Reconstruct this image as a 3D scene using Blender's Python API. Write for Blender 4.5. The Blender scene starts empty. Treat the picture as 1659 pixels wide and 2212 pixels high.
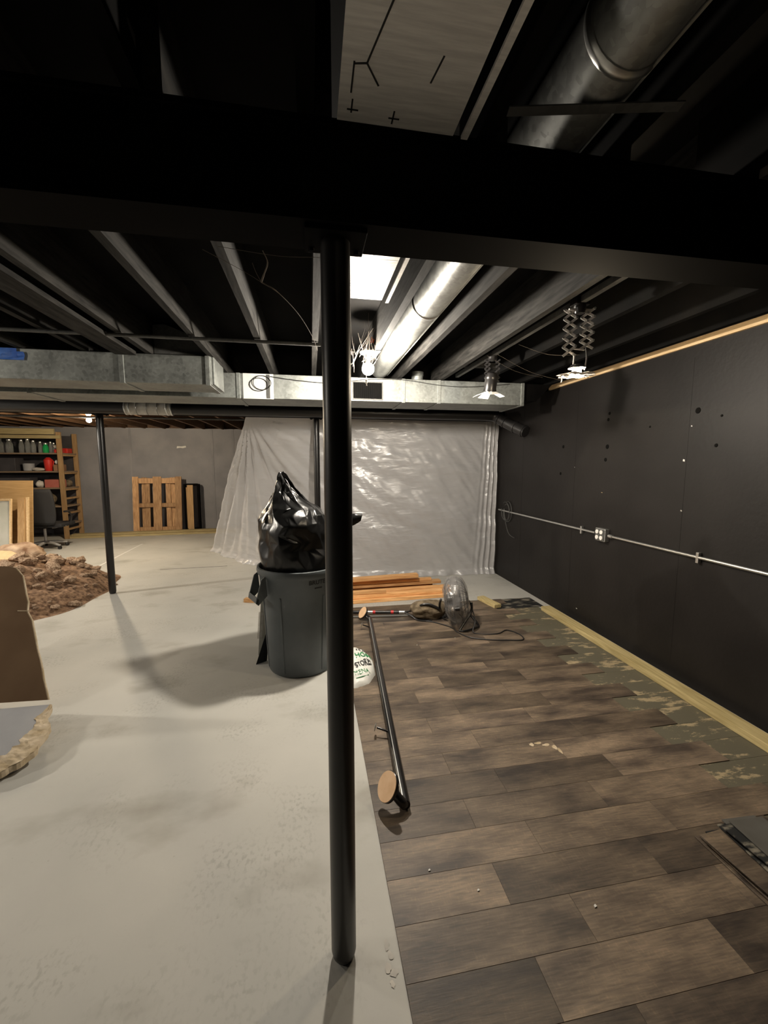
import bpy, bmesh, math, random
from mathutils import Vector, Matrix, noise
random.seed(7)
R = math.radians
scene = bpy.context.scene
col = scene.collection

# ---------------------------------------------------------------- camera, world, exposure
cam_d = bpy.data.cameras.new('camera')
cam_d.sensor_fit = 'VERTICAL'; cam_d.sensor_height = 36.0; cam_d.sensor_width = 27.0
cam_d.lens = 895.0 / 2212.0 * 36.0
cam_d.clip_start = 0.02
cam = bpy.data.objects.new('camera', cam_d); col.objects.link(cam)
cam.location = (0, 0, 1.5)
cam.rotation_euler = (R(90 - 6.52), 0, R(-10.0))
scene.camera = cam
w = bpy.data.worlds.new('world'); scene.world = w; w.use_nodes = True
w.node_tree.nodes['Background'].inputs[0].default_value = (0.9, 0.95, 1, 1)
w.node_tree.nodes['Background'].inputs[1].default_value = 0.003
vs = scene.view_settings
vs.view_transform = 'Standard'; vs.look = 'None'; vs.exposure = 1.52; vs.gamma = 1.0
vs.use_curve_mapping = False
try:
    scene.cycles.sample_clamp_indirect = 3.0
    scene.cycles.max_bounces = 8
    scene.cycles.diffuse_bounces = 5
    scene.cycles.transparent_max_bounces = 12
except Exception:
    pass
# radiant powers of the bulbs hanging in the room
P_MAIN, P_BACK, P_SCISSOR, P_HEAD, P_LEFT, P_NEAR = 66.0, 62.0, 14.0, 8.0, 105.0, 32.0
WARM = (1.0, 0.91, 0.78)
WARMER = (1.0, 0.82, 0.58)

# ---------------------------------------------------------------- materials
def node_mat(name):
    m = bpy.data.materials.new(name); m.use_nodes = True
    nt = m.node_tree
    return m, nt, nt.nodes['Principled BSDF']

def mat(name, c1, c2=None, scale=8.0, rough=0.6, metal=0.0, bump=0.0, stretch=(1, 1, 1), detail=5.0,
        lo=0.35, hi=0.65, bscale=None, spec=0.5, rough2=None, coord='Object', trans=0.0, nrough=0.5):
    m, nt, b = node_mat(name)
    N, L = nt.nodes, nt.links
    b.inputs['Roughness'].default_value = rough
    b.inputs['Metallic'].default_value = metal
    b.inputs['Specular IOR Level'].default_value = spec
    b.inputs['Transmission Weight'].default_value = trans
    if c2 is None:
        b.inputs['Base Color'].default_value = (*c1, 1)
        if not bump: return m
    tc = N.new('ShaderNodeTexCoord'); mp = N.new('ShaderNodeMapping')
    mp.inputs['Scale'].default_value = stretch
    oi = N.new('ShaderNodeObjectInfo')
    mul = N.new('ShaderNodeVectorMath'); mul.operation = 'ADD'
    sc = N.new('ShaderNodeMath'); sc.operation = 'MULTIPLY'; sc.inputs[1].default_value = 37.0
    L.new(oi.outputs['Random'], sc.inputs[0])
    L.new(tc.outputs[coord], mul.inputs[0]); L.new(sc.outputs[0], mul.inputs[1])
    L.new(mul.outputs[0], mp.inputs[0])
    nz = N.new('ShaderNodeTexNoise'); nz.inputs['Scale'].default_value = scale; nz.inputs['Detail'].default_value = detail; nz.inputs['Roughness'].default_value = nrough
    L.new(mp.outputs[0], nz.inputs['Vector'])
    if c2 is not None:
        rp = N.new('ShaderNodeValToRGB')
        rp.color_ramp.elements[0].position = lo; rp.color_ramp.elements[0].color = (*c1, 1)
        rp.color_ramp.elements[1].position = hi; rp.color_ramp.elements[1].color = (*c2, 1)
        L.new(nz.outputs['Fac'], rp.inputs[0]); L.new(rp.outputs[0], b.inputs['Base Color'])
    if rough2 is not None:
        mr = N.new('ShaderNodeMapRange'); mr.inputs['To Min'].default_value = rough; mr.inputs['To Max'].default_value = rough2
        L.new(nz.outputs['Fac'], mr.inputs['Value']); L.new(mr.outputs[0], b.inputs['Roughness'])
    if bump:
        src = nz
        if bscale:
            src = N.new('ShaderNodeTexNoise'); src.inputs['Scale'].default_value = bscale; src.inputs['Detail'].default_value = 6
            L.new(mp.outputs[0], src.inputs['Vector'])
        bp = N.new('ShaderNodeBump'); bp.inputs['Strength'].default_value = bump; bp.inputs['Distance'].default_value = 0.01
        L.new(src.outputs['Fac'], bp.inputs['Height']); L.new(bp.outputs[0], b.inputs['Normal'])
    return m

def wood(name, c1, c2, axis='x', rough=0.65, vary=0.25, scale=9.0):
    """streaky grain along one axis, each board its own tint"""
    st = {'x': (0.5, 7, 7), 'y': (7, 0.5, 7), 'z': (7, 7, 0.5)}[axis]
    m = mat(name, c1, c2, scale=scale, rough=rough, bump=0.15, stretch=st, detail=6, lo=0.3, hi=0.7, spec=0.3)
    nt = m.node_tree; N, L = nt.nodes, nt.links
    b = N['Principled BSDF']; src = b.inputs['Base Color'].links[0].from_socket
    oi = N.new('ShaderNodeObjectInfo'); mr = N.new('ShaderNodeMapRange')
    mr.inputs['To Min'].default_value = 1 - vary; mr.inputs['To Max'].default_value = 1 + vary
    hs = N.new('ShaderNodeHueSaturation')
    L.new(oi.outputs['Random'], mr.inputs['Value']); L.new(mr.outputs[0], hs.inputs['Value'])
    L.new(src, hs.inputs['Color']); L.new(hs.outputs[0], b.inputs['Base Color'])
    return m

def galv(name, base=(0.56, 0.58, 0.57), rough=0.42, scale=55):
    """galvanised sheet with its crystalline spangle"""
    m, nt, b = node_mat(name); N, L = nt.nodes, nt.links
    b.inputs['Metallic'].default_value = 0.7
    tc = N.new('ShaderNodeTexCoord')
    v = N.new('ShaderNodeTexVoronoi'); v.inputs['Scale'].default_value = scale
    n = N.new('ShaderNodeTexNoise'); n.inputs['Scale'].default_value = 5; n.inputs['Detail'].default_value = 6
    L.new(tc.outputs['Object'], v.inputs['Vector']); L.new(tc.outputs['Object'], n.inputs['Vector'])
    bw = N.new('ShaderNodeRGBToBW'); L.new(v.outputs['Color'], bw.inputs[0])
    ad = N.new('ShaderNodeMath'); ad.operation = 'MULTIPLY_ADD'; ad.inputs[1].default_value = 0.35
    L.new(bw.outputs[0], ad.inputs[0]); L.new(n.outputs['Fac'], ad.inputs[2])
    rp = N.new('ShaderNodeValToRGB')
    rp.color_ramp.elements[0].position = 0.4; rp.color_ramp.elements[0].color = (*[c * 0.62 for c in base], 1)
    rp.color_ramp.elements[1].position = 0.9; rp.color_ramp.elements[1].color = (*[min(1, c * 1.15) for c in base], 1)
    L.new(ad.outputs[0], rp.inputs[0]); L.new(rp.outputs[0], b.inputs['Base Color'])
    mr = N.new('ShaderNodeMapRange'); mr.inputs['To Min'].default_value = rough - 0.1; mr.inputs['To Max'].default_value = rough + 0.15
    L.new(ad.outputs[0], mr.inputs['Value']); L.new(mr.outputs[0], b.inputs['Roughness'])
    return m

def glow(name, colr, strength):
    m = bpy.data.materials.new(name); m.use_nodes = True
    nt = m.node_tree; nt.nodes.clear()
    e = nt.nodes.new('ShaderNodeEmission'); e.inputs[0].default_value = (*colr, 1); e.inputs[1].default_value = strength
    o = nt.nodes.new('ShaderNodeOutputMaterial'); nt.links.new(e.outputs[0], o.inputs[0])
    return m

def concrete():
    m, nt, b = node_mat('painted concrete floor'); N, L = nt.nodes, nt.links
    tc = N.new('ShaderNodeTexCoord')
    def nz(scale, det, st=(1, 1, 1), off=0):
        mp = N.new('ShaderNodeMapping'); mp.inputs['Scale'].default_value = st; mp.inputs['Location'].default_value = (off, off, 0)
        L.new(tc.outputs['Object'], mp.inputs[0])
        n = N.new('ShaderNodeTexNoise'); n.inputs['Scale'].default_value = scale; n.inputs['Detail'].default_value = det
        L.new(mp.outputs[0], n.inputs['Vector']); return n
    def ramp(src, p0, c0, p1, c1):
        r = N.new('ShaderNodeValToRGB'); e = r.color_ramp.elements
        e[0].position = p0; e[0].color = c0; e[1].position = p1; e[1].color = c1
        L.new(src, r.inputs[0]); return r
    base = ramp(nz(1.3, 5).outputs['Fac'], 0.3, (0.42, 0.415, 0.385, 1), 0.7, (0.52, 0.505, 0.465, 1))
    scuff = ramp(nz(2.2, 8, (1, 1.5, 1), 3.1).outputs['Fac'], 0.57, (1, 1, 1, 1), 0.78, (0.58, 0.55, 0.50, 1))
    speck = ramp(nz(34, 3, (1, 1, 1), 9.0).outputs['Fac'], 0.70, (1, 1, 1, 1), 0.80, (0.66, 0.64, 0.60, 1))
    m1 = N.new('ShaderNodeMix'); m1.data_type = 'RGBA'; m1.blend_type = 'MULTIPLY'; m1.inputs[0].default_value = 0.75
    m2 = N.new('ShaderNodeMix'); m2.data_type = 'RGBA'; m2.blend_type = 'MULTIPLY'; m2.inputs[0].default_value = 0.6
    L.new(base.outputs[0], m1.inputs[6]); L.new(scuff.outputs[0], m1.inputs[7])
    L.new(m1.outputs[2], m2.inputs[6]); L.new(speck.outputs[0], m2.inputs[7])
    mask = ramp(nz(2.6, 4, (1, 1.3, 1), 5.3).outputs['Fac'], 0.50, (0, 0, 0, 1), 0.68, (1, 1, 1, 1))
    grit = ramp(nz(42, 9, (1.5, 1, 1), 2.0).outputs['Fac'], 0.50, (0, 0, 0, 1), 0.64, (1, 1, 1, 1))
    gm = N.new('ShaderNodeMix'); gm.data_type = 'RGBA'; gm.blend_type = 'MULTIPLY'; gm.inputs[0].default_value = 1.0
    L.new(mask.outputs[0], gm.inputs[6]); L.new(grit.outputs[0], gm.inputs[7])
    gf = N.new('ShaderNodeMath'); gf.operation = 'MULTIPLY'; gf.inputs[1].default_value = 0.32; L.new(gm.outputs[2], gf.inputs[0])
    m3 = N.new('ShaderNodeMix'); m3.data_type = 'RGBA'; m3.inputs[7].default_value = (0.20, 0.185, 0.16, 1)
    L.new(gf.outputs[0], m3.inputs[0]); L.new(m2.outputs[2], m3.inputs[6])
    L.new(m3.outputs[2], b.inputs['Base Color'])
    b.inputs['Roughness'].default_value = 0.62; b.inputs['Specular IOR Level'].default_value = 0.35
    bp = N.new('ShaderNodeBump'); bp.inputs['Strength'].default_value = 0.25; bp.inputs['Distance'].default_value = 0.01
    L.new(nz(7, 7).outputs['Fac'], bp.inputs['Height']); L.new(bp.outputs[0], b.inputs['Normal'])
    return m

def vinyl():
    m, nt, b = node_mat('grey brown vinyl plank'); N, L = nt.nodes, nt.links
    tc = N.new('ShaderNodeTexCoord'); oi = N.new('ShaderNodeObjectInfo')
    sc = N.new('ShaderNodeMath'); sc.operation = 'MULTIPLY'; sc.inputs[1].default_value = 61.0
    L.new(oi.outputs['Random'], sc.inputs[0])
    ad = N.new('ShaderNodeVectorMath'); L.new(tc.outputs['Object'], ad.inputs[0]); L.new(sc.outputs[0], ad.inputs[1])
    def nz(scale, det, st):
        mp = N.new('ShaderNodeMapping'); mp.inputs['Scale'].default_value = st; L.new(ad.outputs[0], mp.inputs[0])
        n = N.new('ShaderNodeTexNoise'); n.inputs['Scale'].default_value = scale; n.inputs['Detail'].default_value = det
        L.new(mp.outputs[0], n.inputs['Vector']); return n
    big = nz(3.2, 4, (1, 3.0, 1)); grain = nz(20, 9, (0.8, 8, 1)); saw = nz(46, 6, (3, 1, 1))
    r1 = N.new('ShaderNodeValToRGB'); e = r1.color_ramp.elements
    e[0].position = 0.32; e[0].color = (0.060, 0.046, 0.037, 1); e[1].position = 0.68; e[1].color = (0.225, 0.172, 0.122, 1)
    L.new(big.outputs['Fac'], r1.inputs[0])
    r2 = N.new('ShaderNodeValToRGB'); e = r2.color_ramp.elements
    e[0].position = 0.3; e[0].color = (0.58, 0.58, 0.6, 1); e[1].position = 0.68; e[1].color = (1.15, 1.12, 1.08, 1)
    L.new(grain.outputs['Fac'], r2.inputs[0])
    mx = N.new('ShaderNodeMix'); mx.data_type = 'RGBA'; mx.blend_type = 'MULTIPLY'; mx.inputs[0].default_value = 0.85
    L.new(r1.outputs[0], mx.inputs[6]); L.new(r2.outputs[0], mx.inputs[7])
    r3 = N.new('ShaderNodeValToRGB'); e = r3.color_ramp.elements
    e[0].position = 0.54; e[0].color = (1, 1, 1, 1); e[1].position = 0.74; e[1].color = (1.9, 1.75, 1.5, 1)
    L.new(saw.outputs['Fac'], r3.inputs[0])
    mx2 = N.new('ShaderNodeMix'); mx2.data_type = 'RGBA'; mx2.blend_type = 'MULTIPLY'; mx2.inputs[0].default_value = 0.3
    L.new(mx.outputs[2], mx2.inputs[6]); L.new(r3.outputs[0], mx2.inputs[7])
    mr = N.new('ShaderNodeMapRange'); mr.inputs['To Min'].default_value = 0.55; mr.inputs['To Max'].default_value = 1.3
    hs = N.new('ShaderNodeHueSaturation'); L.new(oi.outputs['Random'], mr.inputs['Value']); L.new(mr.outputs[0], hs.inputs['Value'])
    L.new(mx2.outputs[2], hs.inputs['Color']); L.new(hs.outputs[0], b.inputs['Base Color'])
    b.inputs['Roughness'].default_value = 0.5; b.inputs['Specular IOR Level'].default_value = 0.35
    bp = N.new('ShaderNodeBump'); bp.inputs['Strength'].default_value = 0.12; bp.inputs['Distance'].default_value = 0.004
    L.new(grain.outputs['Fac'], bp.inputs['Height']); L.new(bp.outputs[0], b.inputs['Normal'])
    return m

def poly(name):
    """milky polyethylene film: part clear, part scattering, faintly glossy"""
    m = bpy.data.materials.new(name); m.use_nodes = True
    nt = m.node_tree; N, L = nt.nodes, nt.links; N.clear()
    o = N.new('ShaderNodeOutputMaterial')
    tr = N.new('ShaderNodeBsdfTransparent'); tr.inputs[0].default_value = (0.92, 0.92, 0.93, 1)
    df = N.new('ShaderNodeBsdfDiffuse'); df.inputs[0].default_value = (0.80, 0.79, 0.80, 1)
    tl = N.new('ShaderNodeBsdfTranslucent'); tl.inputs[0].default_value = (0.6, 0.6, 0.6, 1)
    gl = N.new('ShaderNodeBsdfGlossy'); gl.inputs[0].default_value = (0.9, 0.9, 0.9, 1); gl.inputs['Roughness'].default_value = 0.28
    a = N.new('ShaderNodeMixShader'); a.inputs[0].default_value = 0.3; L.new(df.outputs[0], a.inputs[1]); L.new(tl.outputs[0], a.inputs[2])
    c = N.new('ShaderNodeMixShader'); c.inputs[0].default_value = 0.72; L.new(tr.outputs[0], c.inputs[1]); L.new(a.outputs[0], c.inputs[2])
    d = N.new('ShaderNodeMixShader'); d.inputs[0].default_value = 0.09; L.new(c.outputs[0], d.inputs[1]); L.new(gl.outputs[0], d.inputs[2])
    tc = N.new('ShaderNodeTexCoord'); mp = N.new('ShaderNodeMapping'); mp.inputs['Rotation'].default_value = (0, R(35), 0); mp.inputs['Scale'].default_value = (1, 1, 3.5)
    nz = N.new('ShaderNodeTexNoise'); nz.inputs['Scale'].default_value = 4.5; nz.inputs['Detail'].default_value = 5
    bp = N.new('ShaderNodeBump'); bp.inputs['Strength'].default_value = 0.55; bp.inputs['Distance'].default_value = 0.03
    L.new(tc.outputs['Object'], mp.inputs[0]); L.new(mp.outputs[0], nz.inputs['Vector']); L.new(nz.outputs['Fac'], bp.inputs['Height'])
    for s in (df, tl, gl): L.new(bp.outputs[0], s.inputs['Normal'])
    L.new(d.outputs[0], o.inputs[0])
    return m

M = {}
M['floor'] = concrete()
M['vinyl'] = vinyl()
M['olive'] = mat('olive old flooring with tan glue', (0.36, 0.285, 0.17), (0.105, 0.094, 0.063), scale=6, rough=0.8, stretch=(0.7, 2.0, 1), lo=0.405, hi=0.46, bump=0.2, detail=14, nrough=0.72)
M['glue'] = mat('black glue scraped bare', (0.006, 0.006, 0.006), (0.2, 0.18, 0.14), scale=9, rough=0.8, stretch=(1, 3, 1), lo=0.5, hi=0.62, detail=7)
M['wall_black'] = mat('charcoal painted wall', (0.0095, 0.0082, 0.0076), (0.0135, 0.0118, 0.011), scale=3, rough=0.5, bump=0.12, bscale=30, spec=0.22)
M['wall_grey'] = mat('grey painted concrete wall', (0.20, 0.198, 0.214), (0.26, 0.256, 0.27), scale=2.2, rough=0.75, bump=0.1, bscale=18)
M['black'] = mat('flat black paint', (0.003, 0.003, 0.003), (0.006, 0.0055, 0.005), scale=5, rough=0.85, spec=0.06)
M['joist'] = mat('black overspray on joist', (0.007, 0.0066, 0.006), (0.036, 0.034, 0.031), scale=10, rough=0.8, spec=0.15, stretch=(5, 0.6, 5), bump=0.15, lo=0.3, hi=0.75)  # dusty black paint with the bulb light put into its lighter tone
M['joist_raw'] = wood('bare brown joist wood', (0.08, 0.04, 0.02), (0.15, 0.085, 0.045), 'y')
M['sheath_raw'] = wood('bare subfloor boards', (0.06, 0.037, 0.022), (0.11, 0.07, 0.04), 'x')
M['beam'] = mat('black painted steel beam', (0.0018, 0.0016, 0.0015), (0.0034, 0.003, 0.0028), scale=6, rough=0.75, spec=0.05)
M['post'] = mat('satin black steel post', (0.006, 0.0052, 0.005), (0.009, 0.008, 0.0076), scale=12, rough=0.36, bump=0.03, spec=0.5)
M['pipe'] = mat('black plastic drain pipe', (0.014, 0.013, 0.013), None, rough=0.4)
M['galv'] = galv('galvanised duct sheet', (0.30, 0.315, 0.30), 0.45)
M['galv_round'] = galv('galvanised round duct', (0.34, 0.345, 0.33), 0.36, 70)
M['galv_dull'] = galv('dull dusty galvanised sheet', (0.13, 0.13, 0.125), 0.6, 60)
M['pan'] = mat('scratched pale sheet metal', (0.66, 0.64, 0.61), (0.82, 0.80, 0.76), scale=16, rough=0.45, metal=0.1, stretch=(0.6, 6, 1), bump=0.1)
M['steel'] = mat('bright steel', (0.62, 0.62, 0.60), None, rough=0.32, metal=0.9)
M['chrome'] = mat('worn nickel strip', (0.80, 0.75, 0.70), None, rough=0.45, metal=0.25)
M['cover'] = mat('white sheet metal patch', (0.72, 0.72, 0.70), (0.6, 0.6, 0.58), scale=6, rough=0.5, metal=0.2)
M['tape'] = mat('blue masking tape', (0.03, 0.10, 0.42), (0.05, 0.17, 0.55), scale=9, rough=0.5, bump=0.3)
M['rubber'] = mat('pale woven coupling sleeve', (0.42, 0.40, 0.36), (0.55, 0.53, 0.48), scale=25, rough=0.7)
M['white'] = mat('white porcelain', (0.78, 0.76, 0.72), None, rough=0.4)
M['dust'] = mat('grey dusty cobweb', (0.16, 0.135, 0.11), None, rough=0.95, spec=0.1)
M['orange_wire'] = mat('orange wire nut', (0.75, 0.16, 0.05), None, rough=0.5)
M['black_plastic'] = mat('black plastic', (0.015, 0.014, 0.014), None, rough=0.35)
M['rubber_black'] = mat('black rubber cord', (0.012, 0.011, 0.011), None, rough=0.5)
M['grey_can'] = mat('slate grey moulded plastic', (0.068, 0.079, 0.084), (0.088, 0.10, 0.106), scale=5, rough=0.46, bump=0.05, bscale=60)
M['print'] = mat('black print', (0.012, 0.012, 0.012), None, rough=0.6)
M['bag'] = mat('glossy black bin liner', (0.004, 0.004, 0.004), None, spec=0.38, rough=0.28, bump=0.5, scale=9, stretch=(1, 1, 0.5), detail=3)
M['lumber_x'] = wood('orange pine framing lumber', (0.50, 0.25, 0.09), (0.78, 0.46, 0.21), 'x', vary=0.38)
M['lumber_y'] = wood('yellow treated lumber', (0.36, 0.28, 0.12), (0.58, 0.47, 0.24), 'y', vary=0.12)
M['treated_x'] = wood('yellow treated lumber across', (0.33, 0.26, 0.12), (0.46, 0.375, 0.20), 'x', vary=0.15)
M['pine_z'] = wood('upright pine', (0.32, 0.19, 0.085), (0.46, 0.30, 0.15), 'z', vary=0.2)
M['pallet'] = wood('weathered pallet wood', (0.26, 0.14, 0.065), (0.52, 0.32, 0.165), 'z', vary=0.28)
M['sill'] = wood('pale sill lumber', (0.55, 0.38, 0.20), (0.70, 0.52, 0.31), 'y', vary=0.08)
M['ply'] = wood('birch plywood', (0.42, 0.26, 0.11), (0.55, 0.36, 0.17), 'x', vary=0.1)
M['panel_white'] = mat('dull white panel', (0.40, 0.40, 0.345), (0.46, 0.45, 0.40), scale=5, rough=0.6)
M['kraft'] = mat('brown drywall backing paper', (0.13, 0.075, 0.036), (0.165, 0.10, 0.052), scale=4, rough=0.85, bump=0.05)
M['gypsum'] = mat('crumbling gypsum core', (0.40, 0.31, 0.19), (0.58, 0.48, 0.35), scale=16, rough=0.95, bump=0.9, detail=8)
M['dry_grey'] = mat('grey painted drywall face', (0.27, 0.27, 0.28), (0.33, 0.33, 0.34), scale=3, rough=0.75)
M['rubble'] = mat('brown rubble', (0.17, 0.088, 0.045), (0.58, 0.43, 0.30), scale=5, rough=0.95, bump=0.8, bscale=25, detail=7)
M['soil'] = mat('brown crushed debris', (0.09, 0.045, 0.022), (0.34, 0.21, 0.125), scale=26, rough=0.98, bump=1.0, detail=8)
M['poly'] = poly('milky plastic film')
M['film'] = poly('thin clear film')
for nd_ in M['film'].node_tree.nodes:
    if nd_.type == 'MIX_SHADER' and abs(nd_.inputs[0].default_value - .72) < .01: nd_.inputs[0].default_value = .16
    if nd_.type == 'BSDF_TRANSPARENT': nd_.inputs[0].default_value = (.78, .77, .75, 1)
    if nd_.type == 'MIX_SHADER' and abs(nd_.inputs[0].default_value - .09) < .01: nd_.inputs[0].default_value = .05
M['rail'] = mat('black powder coated rail', (0.014, 0.013, 0.013), None, rough=0.25)
M['cork'] = mat('tan bare wood disc', (0.66, 0.42, 0.24), (0.74, 0.50, 0.31), scale=20, rough=0.8)
M['bag_white'] = mat('white carrier bag', (0.74, 0.74, 0.68), (0.80, 0.80, 0.76), scale=8, rough=0.45, bump=0.35)
M['green'] = mat('green print', (0.02, 0.22, 0.07), None, rough=0.5)
M['brown_fuzz'] = mat('dusty brown nap', (0.10, 0.075, 0.045), (0.22, 0.17, 0.11), scale=22, rough=1.0, bump=1.0, detail=8)
M['red'] = mat('red tape band', (0.60, 0.03, 0.03), None, rough=0.4)
M['cage'] = mat('grey wire cage', (0.09, 0.085, 0.08), None, rough=0.4, metal=0.4)
M['blade'] = mat('smoky fan blade', (0.10, 0.095, 0.09), None, rough=0.35)
M['stack_top'] = mat('grey plank back', (0.075, 0.07, 0.06), (0.10, 0.095, 0.085), scale=8, rough=0.7)
M['shelf_wood'] = wood('old shelf board', (0.20, 0.14, 0.09), (0.30, 0.22, 0.15), 'x')
M['dark_fabric'] = mat('black chair mesh', (0.016, 0.016, 0.018), None, rough=0.85)
M['chair_grey'] = mat('silver plastic', (0.42, 0.41, 0.40), None, rough=0.4, metal=0.3)
M['glass'] = mat('jar glass', (0.75, 0.78, 0.76), None, rough=0.06, spec=0.7, trans=0.85)
M['glass_green'] = mat('green bottle glass', (0.03, 0.55, 0.16), None, rough=0.08, spec=0.7, trans=0.5)
M['red_plastic'] = mat('red plastic', (0.55, 0.03, 0.02), None, rough=0.35)
M['brown_card'] = mat('brown cardboard', (0.20, 0.10, 0.05), (0.26, 0.14, 0.075), scale=5, rough=0.85)
M['pink_card'] = mat('faded red carton', (0.38, 0.10, 0.075), (0.44, 0.14, 0.10), scale=7, rough=0.8)
M['cloth_white'] = mat('crumpled off white cloth', (0.46, 0.43, 0.38), (0.60, 0.57, 0.52), scale=9, rough=0.9, bump=0.6)
M['dark_box'] = mat('dark grey box', (0.035, 0.033, 0.036), (0.055, 0.05, 0.055), scale=6, rough=0.7)
M['chalk'] = mat('white chalk line', (0.66, 0.65, 0.62), None, rough=0.9)
M['paint_fleck'] = mat('flaked white paint', (0.62, 0.58, 0.52), (0.45, 0.43, 0.40), scale=12, rough=0.9)

# ---------------------------------------------------------------- mesh building
W = {}                                             # world matrix of every object made here
class MB:
    def __init__(s): s.v = []; s.f = []
    def add(s, vs, fs):
        o = len(s.v); s.v += [Vector(p) for p in vs]; s.f += [[i + o for i in f] for f in fs]; return s
    def box(s, x0, x1, y0, y1, z0, z1):
        return s.add([(x0, y0, z0), (x1, y0, z0), (x1, y1, z0), (x0, y1, z0), (x0, y0, z1), (x1, y0, z1), (x1, y1, z1), (x0, y1, z1)],
                     [(0, 3, 2, 1), (4, 5, 6, 7), (0, 1, 5, 4), (1, 2, 6, 5), (2, 3, 7, 6), (3, 0, 4, 7)])
    def bar(s, p, q, wd, ht, up=(0, 0, 1)):
        p, q = Vector(p), Vector(q); d = (q - p).normalized(); u = Vector(up)
        a = d.cross(u)
        if a.length < 1e-5: a = d.cross(Vector((1, 0, 0)))
        a.normalize(); b = a.cross(d).normalized()
        a *= wd / 2; b *= ht / 2
        vs = [p - a - b, p + a - b, p + a + b, p - a + b, q - a - b, q + a - b, q + a + b, q - a + b]
        return s.add(vs, [(0, 3, 2, 1), (4, 5, 6, 7), (0, 1, 5, 4), (1, 2, 6, 5), (2, 3, 7, 6), (3, 0, 4, 7)])
    def tube(s, path, r, seg=10, caps=True, closed=False):
        path = [Vector(p) for p in path]; n = len(path); rs = r if isinstance(r, (list, tuple)) else [r] * n
        rings = []; ref = None
        for i in range(n):
            if closed: d = path[(i + 1) % n] - path[i - 1]
            else: d = path[min(i + 1, n - 1)] - path[max(i - 1, 0)]
            d.normalize()
            if ref is None:
                ref = d.orthogonal().normalized()
            ref = (ref - d * ref.dot(d))
            ref = ref.normalized() if ref.length > 1e-6 else d.orthogonal().normalized()
            b = d.cross(ref)
            rings.append([path[i] + (ref * math.cos(2 * math.pi * k / seg) + b * math.sin(2 * math.pi * k / seg)) * rs[i] for k in range(seg)])
        vs = [p for rg in rings for p in rg]; fs = []
        for i in range(n if closed else n - 1):
            j = (i + 1) % n
            for k in range(seg):
                l = (k + 1) % seg
                fs.append((i * seg + k, i * seg + l, j * seg + l, j * seg + k))
        if caps and not closed:
            fs.append(tuple(range(seg - 1, -1, -1))); fs.append(tuple((n - 1) * seg + k for k in range(seg)))
        return s.add(vs, fs)
    def lathe(s, prof, seg=24, mx=None, cap=True):
        mx = mx or Matrix(); vs = []; fs = []
        for r, z in prof:
            for k in range(seg):
                a = 2 * math.pi * k / seg; vs.append(mx @ Vector((r * math.cos(a), r * math.sin(a), z)))
        for i in range(len(prof) - 1):
            for k in range(seg):
                l = (k + 1) % seg; fs.append((i * seg + k, i * seg + l, (i + 1) * seg + l, (i + 1) * seg + k))
        if cap:
            fs.append(tuple(range(seg - 1, -1, -1))); fs.append(tuple((len(prof) - 1) * seg + k for k in range(seg)))
        return s.add(vs, fs)
    def grid(s, fn, nu, nv, wrap=False):
        vs = [fn(i / (nu if wrap else nu - 1), j / (nv - 1)) for j in range(nv) for i in range(nu)]; fs = []
        for j in range(nv - 1):
            for i in range(nu if wrap else nu - 1):
                k = (i + 1) % nu; fs.append((j * nu + i, j * nu + k, (j + 1) * nu + k, (j + 1) * nu + i))
        return s.add(vs, fs)
    def prism(s, pts, off):
        """closed outline of 3D points extruded by a vector"""
        n = len(pts); off = Vector(off); a = [Vector(p) for p in pts]; b = [p + off for p in a]
        fs = [tuple(range(n - 1, -1, -1)), tuple(range(n, 2 * n))] + [(i, (i + 1) % n, n + (i + 1) % n, n + i) for i in range(n)]
        return s.add(a + b, fs)
    def build(s, name, m, parent=None, smooth=False, bev=0.0, solid=0.0):
        lo = [min(p[i] for p in s.v) for i in range(3)]; hi = [max(p[i] for p in s.v) for i in range(3)]
        c = Vector(((lo[0] + hi[0]) / 2, (lo[1] + hi[1]) / 2, lo[2]))
        me = bpy.data.meshes.new(name); me.from_pydata([tuple(p - c) for p in s.v], [], s.f); me.update()
        bm = bmesh.new(); bm.from_mesh(me); bmesh.ops.recalc_face_normals(bm, faces=bm.faces[:]); bm.to_mesh(me); bm.free()
        me.materials.append(M[m] if isinstance(m, str) else m)
        if smooth:
            for p in me.polygons: p.use_smooth = True
            me.set_sharp_from_angle(angle=R(42))
        return place(name, me, c, parent, bev, solid)

def place(name, me, loc, parent=None, bev=0.0, solid=0.0, rot=None):
    o = bpy.data.objects.new(name, me); col.objects.link(o)
    mw = Matrix.Translation(loc) @ (rot.to_4x4() if rot else Matrix())
    W[o.name] = mw
    if parent is not None:
        o.parent = parent; o.matrix_local = W[parent.name].inverted() @ mw
    else: o.matrix_local = mw
    if solid:
        k = o.modifiers.new('thickness', 'SOLIDIFY'); k.thickness = solid; k.offset = 0
    if bev:
        k = o.modifiers.new('edges', 'BEVEL'); k.width = bev; k.segments = 2; k.limit_method = 'ANGLE'
    return o
def tag(o, label=None, cat=None, group=None, kind=None):
    if label: o['label'] = label
    if cat: o['category'] = cat
    if group: o['group'] = group
    if kind: o['kind'] = kind
    return o
def thing(name, loc, label, cat, group=None):
    o = bpy.data.objects.new(name, None); col.objects.link(o); o.empty_display_size = 0.05
    o.location = loc; W[o.name] = Matrix.Translation(loc)
    return tag(o, label, cat, group)
def struct(o): o['kind'] = 'structure'; return o
def box(name, m, parent, *a, bev=0.0): return MB().box(*a).build(name, m, parent, bev=bev)
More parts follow.
